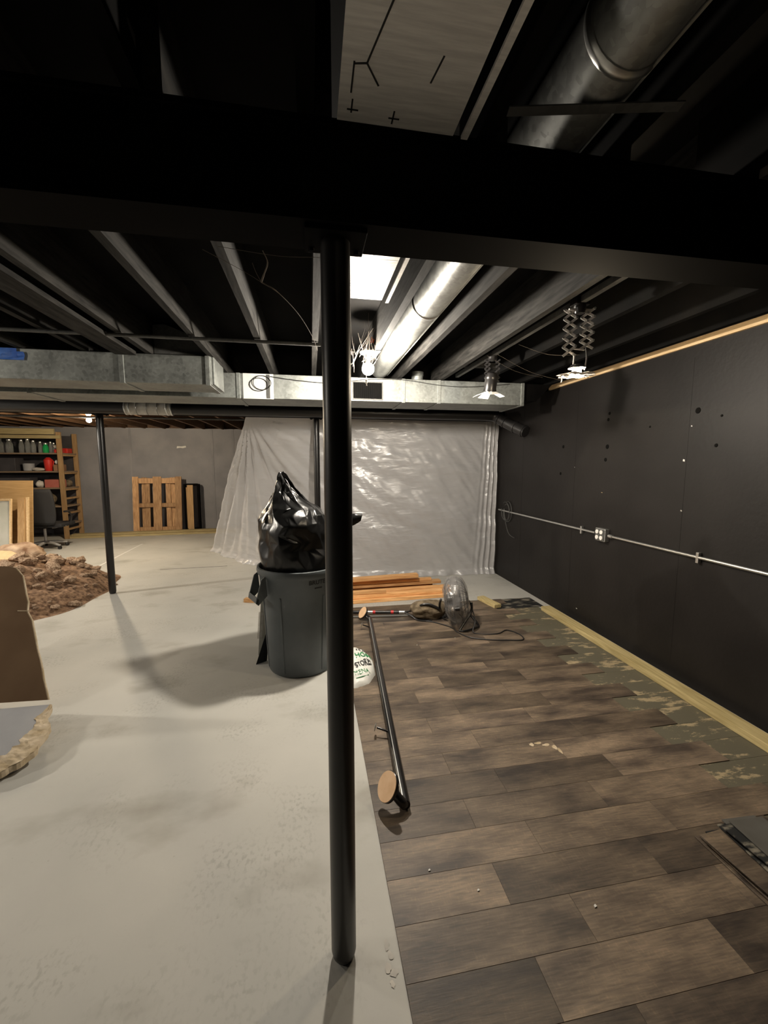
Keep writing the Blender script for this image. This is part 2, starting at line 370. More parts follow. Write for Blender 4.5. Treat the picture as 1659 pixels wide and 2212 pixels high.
def bez(pts, n=8):
    """smooth open curve through points"""
    P = [Vector(p) for p in pts]; P = [P[0] * 2 - P[1]] + P + [P[-1] * 2 - P[-2]]; out = []
    for i in range(1, len(P) - 2):
        for k in range(n):
            t = k / n; a, b, c, d = P[i - 1], P[i], P[i + 1], P[i + 2]
            out.append(0.5 * ((2 * b) + (c - a) * t + (2 * a - 5 * b + 4 * c - d) * t * t + (3 * b - a - 3 * c + d) * t ** 3))
    out.append(P[-2]); return out
def orient(p, zdir, xhint=(0, 0, 1)):
    z = Vector(zdir).normalized(); x = Vector(xhint) - z * Vector(xhint).dot(z)
    x = x.normalized() if x.length > 1e-4 else z.orthogonal().normalized(); y = z.cross(x)
    m = Matrix((x, y, z)).transposed().to_4x4(); m.translation = Vector(p); return m
def letters(txt, size, bold=0.0):
    c = bpy.data.curves.new('lettering', 'FONT'); c.body = txt; c.size = size; c.offset = bold; c.resolution_u = 3
    o = bpy.data.objects.new('lettering', c); col.objects.link(o)
    me = bpy.data.meshes.new_from_object(o.evaluated_get(bpy.context.evaluated_depsgraph_get()))
    vs = [v.co.copy() for v in me.vertices]; fs = [tuple(p.vertices) for p in me.polygons]
    bpy.data.objects.remove(o); bpy.data.curves.remove(c); bpy.data.meshes.remove(me)
    return vs, fs

ZJ, ZB, ZS = 2.287, 2.066, 2.52          # underside of joists, of beams, of subfloor
XW, YW, XL, YN = 2.5, 10.0, -7.2, -3.2   # right wall, far wall, left wall, wall behind the camera
YB2 = 5.2                                # second beam line

# ---------------------------------------------------------------- the setting
floor = struct(box('floor', 'floor', None, XL - .2, XW + .25, YN - .2, YW + .2, -0.12, 0.0))
wr = struct(box('wall_right', 'wall_black', None, XW, XW + 0.22, YN, YW, 0, 2.276))
wrt = MB().box(XW + .12, XW + .16, YN, YW, 2.276, ZS + .02).build('rim_board', 'black', wr)
struct(box('wall_far', 'wall_grey', None, XL, XW, YW, YW + .2, 0, 2.30))
box('rim_board', 'joist_raw', bpy.data.objects['wall_far'], XL, XW, YW + .1, YW + .14, 2.30, ZS)
struct(box('wall_left', 'wall_grey', None, XL - .2, XL, YN, YW, 0, ZS))
struct(box('wall_back', 'wall_black', None, XL, XW, YN - .2, YN, 0, ZS))
ceil = struct(box('ceiling', 'black', None, XL - .2, XW + .25, YN - .2, YB2, ZS, ZS + .05))
ceil2 = struct(box('ceiling', 'sheath_raw', None, XL - .2, XW + .25, YB2, YW + .2, ZS, ZS + .05))
jx = [-.705, -.315, .045, .475, .82, 1.225, 1.63, 2.03, 2.36, -1.12, -1.53, -1.93]
jx += [-2.34 - .406 * k for k in range(12)]
jm = None
for x in jx:
    if jm is None:
        jm = box('joist', 'joist', ceil, x - .019, x + .019, 1.05, YB2, ZJ, ZS).data
        jn = box('joist', 'black', ceil, x - .019 - .04, x + .019 - .04, YN, 1.18, ZJ, ZS).data  # near lengths take a blacker colour to carry the shade before the beam
        jr = box('joist', 'joist_raw', ceil2, x - .019, x + .019, YB2 + .002, YW + .1, ZJ, ZS).data
        jb = jm.copy(); jb.materials[0] = M['black']  # blacker copy for the right-hand joists, shade put into the colour
        continue
    place('joist', jb if x > 1.4 else jm, (x, (1.05 + YB2) / 2, ZJ), ceil)
    place('joist', jn, (x - .04, (YN + 1.18) / 2, ZJ), ceil)
    place('joist', jr, (x, (YB2 + .002 + YW + .1) / 2, ZJ), ceil2)
# grey vertical board on the far wall and the pale smudge, hairline seams
wf = bpy.data.objects['wall_far']
for x in (-3.9, -2.2, -1.75):
    box('seam', 'wall_grey', wf, x, x + .045, YW - .006, YW, 0, 2.3)
MB().add([(-2.93, YW - .004, 1.86), (-2.86, YW - .004, 1.875), (-2.80, YW - .004, 1.865), (-2.73, YW - .004, 1.885), (-2.74, YW - .004, 1.92), (-2.83, YW - .004, 1.905), (-2.92, YW - .004, 1.91)], [(0, 1, 2, 3, 4, 5, 6)]).build('plaster_patch', 'chalk', wf)
# right wall: panel seams, tie holes, flecks
for y, d in ((3.62, .001), (2.42, .001), (4.62, .001)):
    box('seam', 'wall_black', wr, XW - d, XW, y, y + .006, 0.1, 2.2)
for y, z, r in ((3.824, 1.678, .017), (3.193, 1.652, .02), (3.206, 1.542, .017), (3.849, 1.41, .015), (3.19, 1.93, .013), (2.365, 1.851, .02), (2.22, 1.62, .012), (3.2, 1.88, .014), (2.75, 1.78, .008), (2.2, 1.80, .008)):
    MB().lathe([(r, 0), (r * .9, .003), (r * .5, .0035)], 12, orient((XW, y, z), (-1, 0, 0))).build('tie_hole', 'black', wr)
for y, z, sy, sz, mm in ((3.215, 1.255, .018, .006, 'sill'), (2.43, 1.52, .016, .018, 'chalk'), (2.42, 1.18, .014, .012, 'steel'), (2.395, 1.75, .010, .010, 'chalk'), (3.62, 1.47, .005, .01, 'chalk'), (3.47, 0.12, .02, .008, 'chalk')):
    MB().add([(XW - .003, y, z), (XW - .003, y + sy, z + sz * .2), (XW - .003, y + sy * .9, z + sz), (XW - .003, y + sy * .1, z + sz * .8)], [(0, 1, 2, 3)]).build('paint_fleck', mm, wr)
# sill plate on top of the right wall, in two lengths
box('sill_plate', 'sill', wr, XW - .02, XW + .11, YN, 3.46, 2.276, 2.332)
box('sill_plate', 'sill', wr, XW - .02, XW + .11, 3.48, 4.1, 2.276, 2.325)
MB().box(XW + .05, XW + .1, 2.42, 2.75, 2.332, 2.40).build('sheathing_scrap', 'sill', wr)
MB().box(XW + .05, XW + .1, 3.05, 3.25, 2.332, 2.38).build('sheathing_scrap', 'sill', wr)
# white snapped line and thin crack on the slab
MB().bar((-3.13, 6.7, .001), (-3.18, 8.45, .001), .03, .002).build('chalk_line', 'chalk', floor)
MB().bar((-2.16, 6.30, .001), (-1.25, 6.35, .001), .008, .002).build('slab_crack', 'dark_box', floor)
for wx, wy, wr1, wr2 in ((.205, 1.12, .006, .016), (.212, 1.09, .008, .012), (.20, 1.06, .010, .014), (.214, 1.045, .012, .010), (.205, 1.02, .007, .010)):
    MB().grid(lambda u, v: Vector((wx + wr1 * math.cos(6.283 * u) * v * (1 + .6 * noise.noise((u * 9, wx * 50, wy * 30))), wy + wr2 * math.sin(6.283 * u) * v * (1 + .6 * noise.noise((u * 8, wy * 40, 3))), .0015)), 16, 3, True).build('worn_paint', 'paint_fleck', floor)

# vinyl planks: rows of two-foot planks, joints staggered row to row
PW, Y0 = .1524, .855
plank_meshes = {}
def plank(x0, x1, k, m, th, gap=.0003):
    L_ = round(x1 - x0, 3)
    key = (L_, m)
    y0 = Y0 + k * PW
    if key not in plank_meshes:
        h = .0006
        mb = MB()
        a, b, c, d = -L_ / 2 + gap, L_ / 2 - gap, -PW / 2 + gap, PW / 2 - gap
        mb.add([(a, c, 0), (b, c, 0), (b, d, 0), (a, d, 0), (a, c, th - h), (b, c, th - h), (b, d, th - h), (a, d, th - h),
                (a + h, c + h, th), (b - h, c + h, th), (b - h, d - h, th), (a + h, d - h, th)],
               [(0, 3, 2, 1), (0, 1, 5, 4), (1, 2, 6, 5), (2, 3, 7, 6), (3, 0, 4, 7), (4, 5, 9, 8), (5, 6, 10, 9), (6, 7, 11, 10), (7, 4, 8, 11), (8, 9, 10, 11)])
        me = bpy.data.meshes.new('plank'); me.from_pydata([tuple(p) for p in mb.v], [], mb.f); me.update()
        me.materials.append(M[m]); plank_meshes[key] = me
    return place('plank' if m == 'vinyl' else 'old_tile', plank_meshes[key], ((x0 + x1) / 2, y0 + PW / 2, 0), floor)
for k in range(-14, 22):
    odd = (k % 2 == 0)
    ends = [.242, .645, 1.265, 1.885] if odd else [.242, .862, 1.462, 2.072]
    if k >= 17: ends[-1] -= .0
    for a, b in zip(ends, ends[1:]): plank(a, b, k, 'vinyl', .006)
    if k < 20: 
        plank(ends[-1], 2.352, k, 'olive', .0022)
    else:
        plank(ends[-1], 2.42, k, 'glue', .002)
# bare patches where a plank's face has torn off
for cx, cy, rx, ry in ((1.14, 1.90, .012, .012), (1.18, 1.905, .02, .008), (1.215, 1.885, .02, .009), (1.25, 1.86, .012, .016), (1.262, 1.83, .008, .02)):
    MB().grid(lambda u, v: Vector((cx + rx * math.cos(6.283 * u) * v * (1 + .7 * noise.noise((u * 9, cx, 1))), cy + ry * math.sin(6.283 * u) * v * (1 + .7 * noise.noise((u * 8, cy, 4))), .0066)), 22, 3, True).build('torn_patch', 'gypsum', floor)

# ---------------------------------------------------------------- beams, posts, pipes
def ibeam(name, y, label):
    t = thing(name, (-2, y, ZB), label, 'beam')
    MB().box(XL, XW, y - .07, y + .07, ZB, ZB + .014).build('flange', 'beam', t)
    MB().box(XL, XW, y - .07, y + .07, ZJ - .014, ZJ - .001).build('flange', 'beam', t)
    MB().box(XL, XW, y - .062, y + .062, ZB + .014, ZJ - .014).build('web_cladding', 'beam', t)
    return t
ibeam('support_beam', 1.115, 'black painted beam crossing overhead just in front of the viewer')
ibeam('support_beam', YB2, 'black painted beam farther back above the plastic sheet')
def post(x, y, r, label, plate=True):
    t = thing('steel_post', (x, y, 0), label, 'post')
    MB().lathe([(r * .74, 0), (r * .90, .010), (r, .028), (r, ZB - .012)], 32, Matrix.Translation((x, y, 0))).build('pole', 'post', t, smooth=True)
    p = MB().box(x - .075, x + .075, y - .06, y + .06, ZB - .012, ZB - .0005).build('cap_plate', 'beam', t, bev=.002)
    for sx in (-1, 1):
        MB().lathe([(.008, 0), (.008, .008)], 6, Matrix.Translation((x + sx * .058, y + .035, ZB - .02))).build('bolt', 'beam', p)
    return t
post(.072, 1.118, .0375, 'thick black steel post standing nearest, in the middle of the picture')
post(-2.312, 5.2, .0375, 'black steel post standing alone beside the rubble pile')
post(.078, 5.2, .0375, 'black steel post just behind the rubbish bin, before the plastic')

dp = thing('drain_pipe', (0, 4.8, 2.03), 'black plastic drain pipe running across under the ducts', 'pipe')
YP, ZP = 4.8, 2.088
MB().tube([(XL, YP, ZP), (2.12, YP, ZP)], .062, 24).build('pipe_run', 'pipe', dp, smooth=True)
elb = bez([(2.10, YP, ZP), (2.20, YP - .01, ZP - .01), (2.28, YP - .08, ZP - .07), (2.36, YP - .18, ZP - .14), (2.43, YP - .29, ZP - .20), (2.445, YP - .32, ZP - .215)], 6)
e = MB().tube(elb, .064, 20).build('elbow', 'pipe', dp, smooth=True)
for i in (9, 13, 19, 24):
    d = (elb[i + 1] - elb[i]).normalized()
    MB().lathe([(.066, -.012), (.071, -.008), (.071, .008), (.066, .012)], 20, orient(elb[i], d)).build('hub_ring', 'pipe', e, smooth=True)
cp = MB().tube([(-1.86, YP, ZP), (-1.44, YP, ZP)], .071, 24).build('coupling_sleeve', 'rubber', dp, smooth=True)
for x in (-1.87, -1.83, -1.47, -1.43):
    MB().lathe([(.0725, -.008), (.0745, -.006), (.0745, .006), (.0725, .008)], 24, orient((x, YP, ZP), (1, 0, 0))).build('hose_clamp', 'steel', cp, smooth=True)
for x in (-1.76, -1.66, -1.56):
    MB().lathe([(.0715, -.002), (.073, 0), (.0715, .002)], 24, orient((x, YP, ZP), (1, 0, 0))).build('sleeve_rib', 'black_plastic', cp, smooth=True)
tag(MB().tube([(XL, 2.82, 2.272), (.08, 2.82, 2.272)], .011, 10).build('gas_pipe', 'galv_dull', None, smooth=True), 'thin dark pipe running across below the joists in front of the ducts', 'pipe')
tag(MB().tube([(XL, 6.95, 2.205), (-1.0, 6.95, 2.205)], .016, 10).build('water_pipe', 'galv_dull', None, smooth=True), 'thin grey pipe under the bare brown joists near the far wall', 'pipe')

# ---------------------------------------------------------------- ducts
d1 = thing('duct_trunk', (-2, 3.48, 2.08), 'square galvanised duct trunk at upper left, ending in a capped corner', 'duct')
MB().box(XL + .3, -.70, 3.3, 3.655, 2.082, ZJ - .003).build('duct_body', 'galv', d1, bev=.004)
MB().box(-.70, -.682, 3.305, 3.65, 2.086, ZJ - .006).build('end_cap', 'galv', d1, bev=.003)
for x in (-1.30, -2.6, -3.9, -.725):
    MB().box(x - .016, x + .016, 3.292, 3.662, 2.075, ZJ - .0015).build('drive_cleat', 'galv', d1, bev=.002)
tp = MB()
tp.grid(lambda u, v: Vector((-2.30 + .40 * u + .012 * noise.noise((v * 9, u, 2)) * (u > .8), 3.290 - .004 * noise.noise((u * 6, v * 4, 5)), 2.205 + .055 * v)), 14, 5)
tp.build('masking_tape', 'tape', d1, solid=.001)
tp = MB()
tp.grid(lambda u, v: Vector((-2.30 + .36 * u, 3.2885 - .004 * noise.noise((u * 6, v * 4, 9)), 2.226 + .055 * v)), 14, 5)
tp.build('masking_tape', 'tape', d1, solid=.001)

d2 = thing('duct_trunk', (0.4, 4.0, 2.08), 'long flat galvanised duct trunk with a dark grille across the room', 'duct')
Y2 = 3.84
MB().box(XL + .3, 2.05, Y2, 4.30, 2.075, ZJ - .003).build('duct_body', 'galv', d2, bev=.004)
for x in (-3.4, -2.2, -.60, .86, 1.20, 2.045):
    MB().box(x - .016, x + .016, Y2 - .008, 4.308, 2.068, ZJ - .0015).build('drive_cleat', 'galv', d2, bev=.002)
MB().box(-.56, -.305, Y2 - .005, Y2 - .0005, 2.07, ZJ - .004).build('cover_patch', 'cover', d2)
MB().box(-.365, -.335, Y2 - .009, Y2 - .005, 2.075, ZJ - .01).build('patch_strap', 'galv_dull', d2)
gr = thing('air_grille', (.525, Y2, 2.09), 'dark louvred air grille set in the flat duct below the round bulb', 'grille')
MB().box(.39, .66, Y2 - .006, Y2 - .0005, 2.092, 2.243).build('backing', 'black', gr)
fr = MB()
for a in ((.384, .666, 2.086, 2.096), (.384, .666, 2.239, 2.249), (.384, .394, 2.096, 2.239), (.656, .666, 2.096, 2.239)):
    fr.box(a[0], a[1], Y2 - .012, Y2 - .0005, a[2], a[3])
fr.build('frame', 'galv_dull', gr)
for k in range(14):
    x = .405 + k * .0187
    MB().bar((x, Y2 - .009, 2.097), (x, Y2 - .009, 2.238), .002, .008, (0, 1, 0)).build('louvre', 'beam', gr)
# black boot that carries the flat duct to the wall
MB().prism([(2.06, Y2 + .01, 2.12), (2.06, Y2 + .01, ZJ - .006), (2.36, Y2 + .01, ZJ - .006), (2.20, Y2 + .01, 2.12)], (0, .42, 0)).build('end_boot', 'beam', d2)
MB().lathe([(.055, 0), (.055, .05), (.06, .055), (.06, .09)], 20, Matrix.Translation((1.02, Y2 + .12, ZJ - .003))).build('round_collar', 'galv', d2, smooth=True)
bt = MB().prism([(-1.10, 3.345, ZJ), (-1.10, 3.345, 2.50), (-1.02, 3.345, 2.51), (-.73, 3.345, 2.40), (-.73, 3.345, ZJ)], (0, .26, 0))
bt.build('takeoff_boot', 'galv_dull', d1, bev=.006)

rd = thing('round_duct', (.66, 1, 2.29), 'round galvanised duct lying between two ceiling joists', 'duct')
RX, RZ, RR = .648, 2.378, .0885
MB().tube([(RX, -.8, RZ), (RX, .86, RZ)], RR - .003, 32).build('pipe_section', 'galv_round', rd, smooth=True)
MB().tube([(RX, .84, RZ), (RX, 2.3, RZ)], RR, 32).build('pipe_section', 'galv_round', rd, smooth=True)
MB().tube([(RX, 2.28, RZ), (RX, 3.9, RZ)], RR - .003, 32).build('pipe_section', 'galv_round', rd, smooth=True)
for y in (.845, 2.29):
    MB().lathe([(RR, -.012), (RR + .004, -.006), (RR + .004, .006), (RR, .012)], 32, orient((RX, y, RZ), (0, 1, 0))).build('crimp_ring', 'steel', rd, smooth=True)
MB().bar((RX + RR * .68, -.8, RZ - RR * .75), (RX + RR * .68, 3.85, RZ - RR * .75), .006, .004).build('lock_seam', 'galv_round', rd)
MB().bar((.45, .957, ZJ - .003), (.82, .878, ZJ - .003), .026, .003).build('hanger_strap', 'galv_dull', rd)

pn = thing('return_pan', (.22, .8, ZJ), 'flat scratched sheet metal pan nailed under the joists overhead', 'duct')
MB().box(.075, .352, -1.2, 2.06, ZJ - .0035, ZJ - .0006).build('sheet', 'pan', pn)
MB().box(.372, .388, -1.2, 2.08, ZJ - .008, ZJ - .0006).build('edge_strip', 'pan', pn)
for (a, b) in (((.10, .90), (.10, .97)), ((.155, .78), (.125, .90)), ((.125, .90), (.10, .905)), ((.125, .90), (.155, .945)), ((.105, .985), (.105, 1.02)), ((.20, 1.0), (.20, 1.035)), ((.19, 1.02), (.215, 1.02)), ((.095, 1.012), (.12, 1.012)), ((.31, 1.42), (.31, 1.48)), ((.30, 1.45), (.325, 1.45)), ((.25, 1.6), (.25, 1.64)), ((.24, 1.62), (.265, 1.62)), ((.27, .86), (.26, .92))):
    MB().bar((a[0], a[1], ZJ - .0041), (b[0], b[1], ZJ - .0041), .0035, .001).build('scratch', 'print', pn)
tag(MB().box(-1.32, -1.185, YN, 3.26, ZJ - .026, ZJ - .001).build('blocking_board', 'joist', None), 'flat dark board fixed under the joists at upper left', 'board')
tag(MB().box(1.345, 1.375, 1.4, 3.8, ZJ + .02, ZJ + .05).build('lamp_track', 'galv_dull', None), 'thin grey ceiling track from which the scissor lamps hang', 'track')
struct(tag(MB().box(1.24, 1.64, 1.6, 1.64, ZJ + .05, ZJ + .09).build('trim_1', 'joist', None)))
struct(tag(MB().box(1.24, 1.64, 3.5, 3.54, ZJ + .05, ZJ + .09).build('trim_2', 'joist', None)))

# ---------------------------------------------------------------- lamps
def bulb_mesh(p, r, power, colr, name, parent, nk=.5):
    area = 4 * math.pi * r * r
    m = glow('lit bulb ' + name, colr, power / (math.pi * area))
    mb = MB(); prof = [(r * .02, -r)] + [(r * math.sin(a), -r * math.cos(a)) for a in [math.pi * k / 16 for k in range(1, 14)]]
    mb.lathe(prof, 24, Matrix.Translation(p))
    return mb.build('bulb', m, parent, smooth=True)
bx, by, bz = .409, 2.96, 2.163
l1 = thing('ceiling_bulb', (bx, by, 2.1), 'bare round lit bulb in a white ceiling holder with pull cord, mid-picture', 'lamp')
bulb_mesh((bx, by, bz), .042, P_MAIN, WARM, 'middle', l1)
MB().lathe([(.03, 0), (.052, .004), (.058, .012), (.058, .018)], 28, Matrix.Translation((bx, by, 2.262))).build('holder_ring', 'white', l1, smooth=True)
MB().lathe([(.014, 0), (.017, .03), (.020, .06)], 20, Matrix.Translation((bx, by, 2.203))).build('socket', 'dust', l1, smooth=True)
MB().box(bx + .015, bx + .085, by - .03, by + .03, 2.281, 2.33).build('junction_box', 'galv_dull', l1)
pc = bez([(bx - .02, by - .046, 2.25), (bx - .021, by - .05, 2.14), (bx - .02, by - .05, 2.085), (bx - .018, by - .05, 2.04)], 5)
MB().tube(pc, .0035, 6).build('pull_cord', 'white', l1, smooth=True)
for z in (2.078, 2.062): MB().lathe([(.001, -.009), (.008, -.004), (.008, .004), (.001, .009)], 10, Matrix.Translation((bx - .02, by - .05, z))).build('knot', 'white', l1, smooth=True)
MB().tube(bez([(bx + .015, by, 2.285), (bx + .03, by, 2.315), (bx + .036, by - .02, 2.36)], 4), .006, 6).build('wire_nut', 'orange_wire', l1, smooth=True)
MB().tube(bez([(bx + .005, by, 2.285), (bx + .02, by + .01, 2.33), (bx + .024, by - .03, 2.37)], 4), .004, 6).build('wire', 'orange_wire', l1, smooth=True)

lx, ly, lz = -3.274, 7.033, 2.165
l2 = thing('ceiling_bulb', (lx, ly, 2.1), 'small bare lit bulb far back at left, beside the lone post', 'lamp')
bulb_mesh((lx, ly, lz), .035, P_BACK, WARMER, 'back', l2)
MB().lathe([(.02, 0), (.03, .05), (.055, .06), (.055, .085)], 20, Matrix.Translation((lx, ly, 2.2))).build('socket', 'white', l2, smooth=True)

for ex, ey, pw, lb in ((-4.9, 4.52, P_LEFT, 'bare lit bulb under the joists beyond the left edge, behind the ducts'), (-4.2, 1.55, P_NEAR, 'bare lit bulb under the joists beyond the left edge, before the ducts')):
    l3 = thing('ceiling_bulb', (ex, ey, 2.1), lb, 'lamp')
    bulb_mesh((ex, ey, 2.15), .035, pw, WARM, 'left', l3)
    MB().lathe([(.02, 0), (.03, .05), (.055, .06), (.055, .082)], 20, Matrix.Translation((ex, ey, 2.184))).build('socket', 'white', l3, smooth=True)

def scissor(t, x0, y0, ztop, zbot, wdt, n, dirv, m, side=0):
    """one pantograph: n crossing pairs of flat links between ztop and zbot; dirv is its width direction"""
    d = Vector(dirv).normalized(); nrm = d.cross(Vector((0, 0, 1))); h = (ztop - zbot) / n
    c = Vector((x0, y0, 0))
    for k in range(n):
        z1 = ztop - k * h; z0 = z1 - h
        for s in (-1, 1):
            off = nrm * (.003 * s)
            p = c + d * (s * wdt / 2) + off + Vector((0, 0, z1)); q = c - d * (s * wdt / 2) + off + Vector((0, 0, z0))
            MB().bar(p, q, .012, .003, nrm).build('link', m, t)
        for s in (-1, 0, 1):
            zc = z1 if s else (z0 + z1) / 2
            MB().lathe([(.0055, -.007), (.0055, .007)], 8, orient(c + d * (s * wdt / 2) + Vector((0, 0, zc)), nrm)).build('rivet', 'steel' if m == 'chrome' else m, t)
sx, sy = 1.362, 2.0
s1 = thing('scissor_lamp', (sx, sy, 1.93), 'silver scissor-arm lamp hanging lit beside the right wall', 'lamp', None)
MB().box(sx - .04, sx + .04, sy - .03, sy + .03, 2.30, 2.337).build('trolley', 'black_plastic', s1, bev=.004)
MB().lathe([(.022, 0), (.03, .02), (.03, .045)], 16, Matrix.Translation((sx, sy, 2.262))).build('swivel', 'black_plastic', s1, smooth=True)
dv = Vector((.86, -.5, 0)).normalized()
for s, n_, m_ in ((-1, 5, 'chrome'), (1, 5, 'chrome')):
    c = Vector((sx, sy, 0)) + Vector((.985, -.17, 0)) * (s * .044)
    scissor(s1, c.x, c.y, 2.285, 2.055 if s < 0 else 2.09, .060, n_, dv, m_)
MB().bar((sx - .06, sy, 2.28), (sx + .06, sy - .01, 2.28), .008, .008).build('cross_rod', 'chrome', s1)
MB().bar((sx - .03, sy, 2.09), (sx + .035, sy - .005, 2.085), .01, .006).build('cross_rod', 'chrome', s1)
MB().tube(bez([(sx - .045, sy, 2.075), (sx - .02, sy, 2.06), (sx - .02, sy, 2.02), (sx - .022, sy, 2.0)], 4), .0045, 8).build('drop_rod', 'chrome', s1, smooth=True)
MB().tube(bez([(sx + .045, sy, 2.10), (sx + .06, sy + .01, 2.05), (sx + .05, sy + .01, 1.99)], 4), .004, 8).build('cable', 'rubber_black', s1, smooth=True)
bulb_mesh((sx, sy, 1.970), .024, P_SCISSOR, WARMER, 'scissor', s1)
MB().lathe([(.014, 0), (.014, .02)], 14, Matrix.Translation((sx, sy, 1.987))).build('socket', 'black_plastic', s1, smooth=True)
MB().lathe([(.012, .034), (.03, .026), (.042, .012), (.043, .010), (.030, .022), (.012, .030)], 24, Matrix.Translation((sx, sy, 1.983)), cap=False).build('hood', 'black_plastic', s1, smooth=True)  # added over the bulb and shaped to cut its upward light
sh = MB()
def shade(u, v):
    a = 6.283 * u; r = .02 + .055 * v * (1 + .35 * noise.noise((math.cos(a) * 3, math.sin(a) * 3, v)))
    return Vector((sx + r * math.cos(a) * 1.25, sy + r * math.sin(a), 1.958 + .010 * noise.noise((math.cos(a) * 2, math.sin(a) * 2, v * 3))))
sh.grid(shade, 40, 6, True); sh.build('crumpled_reflector', 'chrome', s1, solid=.0008)
MB().tube(bez([(sx - .06, sy, 1.962), (sx - .085, sy, 1.952), (sx - .083, sy, 1.93), (sx - .088, sy, 1.92)], 4), .003, 6).build('loose_wire', 'chrome', s1, smooth=True)

hx, hy = 1.362, 3.03
s2 = thing('scissor_lamp', (hx, hy, 2.0), 'black scissor-arm lamp head with splayed pale flaps hanging before the flat duct', 'lamp')
MB().lathe([(.02, 0), (.034, .01), (.034, .05), (.02, .06)], 16, Matrix.Translation((hx, hy, 2.275))).build('trolley', 'black_plastic', s2, smooth=True)
for s in (-1, 1):
    c = Vector((hx, hy, 0)) + Vector((.985, -.17, 0)) * (s * .036)
    scissor(s2, c.x, c.y, 2.28, 2.12, .036, 5, dv, 'black_plastic')
MB().lathe([(.014, .105), (.034, .098), (.046, .075), (.049, .055), (.045, .048), (.045, -.012), (.050, -.032), (.042, -.032), (.036, 0)], 22, orient((hx - .012, hy, 2.085), (0, -.25, 1))).build('lamp_head', 'black_plastic', s2, smooth=True)
bulb_mesh((hx - .012, hy + .012, 2.052), .020, P_HEAD, WARM, 'head', s2)
for a, ln in ((0, .07), (95, .06), (180, .08), (265, .07)):
    ca, sa = math.cos(R(a)), math.sin(R(a)); c = Vector((hx - .012, hy + .012, 2.048)); d = Vector((ca, sa, 0)); q = Vector((-sa, ca, 0))
    p = [c + d * .036 - q * .03, c + d * .036 + q * .03, c + d * (.036 + ln) + q * .045 + Vector((0, 0, -.03)), c + d * (.036 + ln) - q * .04 + Vector((0, 0, -.035))]
    MB().prism(p, (0, 0, -.0015)).build('flap', 'white', s2)

# cables, cobwebs
lc = MB()
lc.tube([(-.40 + .075 * math.cos(a), 3.822 + .003 * math.sin(2 * a), 2.205 + .06 * math.sin(a)) for a in [6.283 * k / 28 for k in range(29)]], .003, 6)
lc.tube([(-.43 + .075 * math.cos(a), 3.828, 2.19 + .055 * math.sin(a)) for a in [6.283 * k / 28 for k in range(29)]], .003, 6)
lc.tube(bez([(-.33, 3.82, 2.26), (-.1, 3.82, 2.235), (.2, 3.82, 2.222), (.5, 3.82, 2.262), (.85, 3.82, 2.272), (1.2, 3.82, 2.235), (1.5, 3.82, 2.23), (1.9, 3.82, 2.268)], 8), .003, 6)
tag(lc.build('cable_loop', 'rubber_black', None, smooth=True), 'thin black cable coiled and strung along the flat duct', 'cable')
cw = MB()
random.seed(3)
for k in range(34):
    a = random.uniform(-.25, .1); b_ = random.uniform(-.5, .35)
    p = Vector((bx + random.uniform(-.16, .06), by + random.uniform(-.15, .15), random.uniform(2.16, 2.30)))
    q = p + Vector((random.uniform(-.1, .12), random.uniform(-.5, -.05), random.uniform(.02, .14)))
    mid = (p + q) / 2 + Vector((random.uniform(-.02, .02), 0, -.02))
    cw.tube(bez([p, mid, q], 4), random.choice((.0004, .0006, .0009)), 4)
tag(cw.build('cobweb', 'dust', None), 'dusty cobweb strands strung around the round bulb', 'cobweb')
cw = MB()
K = Vector((-.125, 1.26, 2.005))
cw.tube(bez([K + Vector((.012, -.06, .055)), K + Vector((.022, -.04, .035)), K + Vector((.008, -.015, .012)), K], 5), [.0012] * 5 + [.0018] * 5 + [.0026] * 6, 6)
cw.tube(bez([K, K + Vector((.045, .05, -.008)), K + Vector((.10, .35, .03)), K + Vector((.15, .85, .10)), K + Vector((.18, 1.4, .19))], 6), [.0018] * 6 + [.0009] * 19, 5)
cw.tube(bez([K + Vector((-.14, -.05, .05)), K + Vector((-.05, -.02, .02)), K], 4), .0006, 4)
cw.tube(bez([K + Vector((-.02, -.02, .04)), K + Vector((-.012, -.01, .02)), K], 4), .001, 4)
cw.tube(bez([K + Vector((-.1, -.06, .056)), K + Vector((.05, -.06, .045)), K + Vector((.16, -.06, .05))], 4), .0006, 4)
tag(cw.build('cobweb', 'dust', None), 'dusty hanging cobweb strand left of the nearest black post', 'cobweb')
cw = MB()
for k in range(3):
    p = Vector((1.4 + random.uniform(-.3, .3), random.uniform(2.2, 3.3), 2.27)); q = p + Vector((random.uniform(.1, .5), random.uniform(-.3, .3), random.uniform(-.25, .02)))
    cw.tube(bez([p, (p + q) / 2 + Vector((0, 0, -.03)), q], 4), .0004, 4)
tag(cw.build('cobweb', 'dust', None), 'faint cobweb strands hanging between the two scissor lamps', 'cobweb')

# ---------------------------------------------------------------- conduit and outlet on the right wall
cd = thing('electrical_conduit', (2.485, 3, .89), 'thin steel conduit running level along the dark right wall', 'conduit')
MB().tube([(2.484, -1.5, .897), (2.484, 3.08, .897)], .0105, 12).build('tube', 'steel', cd, smooth=True)
MB().tube([(2.484, 3.26, .899), (2.484, 5.19, .901)], .0105, 12).build('tube', 'steel', cd, smooth=True)
for y in (3.45, 2.26, .9):
    MB().box(2.474, 2.498, y - .01, y + .01, .86, .93).build('strap', 'steel', cd, bev=.002)
for y in (3.075,):
    MB().tube([(2.484, y - .03, .897), (2.484, y + .012, .897)], .016, 12).build('connector', 'steel', cd, smooth=True)
ob = thing('outlet_box', (2.47, 3.17, .84), 'square metal outlet box with four pale sockets on the conduit', 'outlet')
MB().box(2.455, 2.4995, 3.10, 3.225, .842, .953).build('box', 'steel', ob, bev=.006)
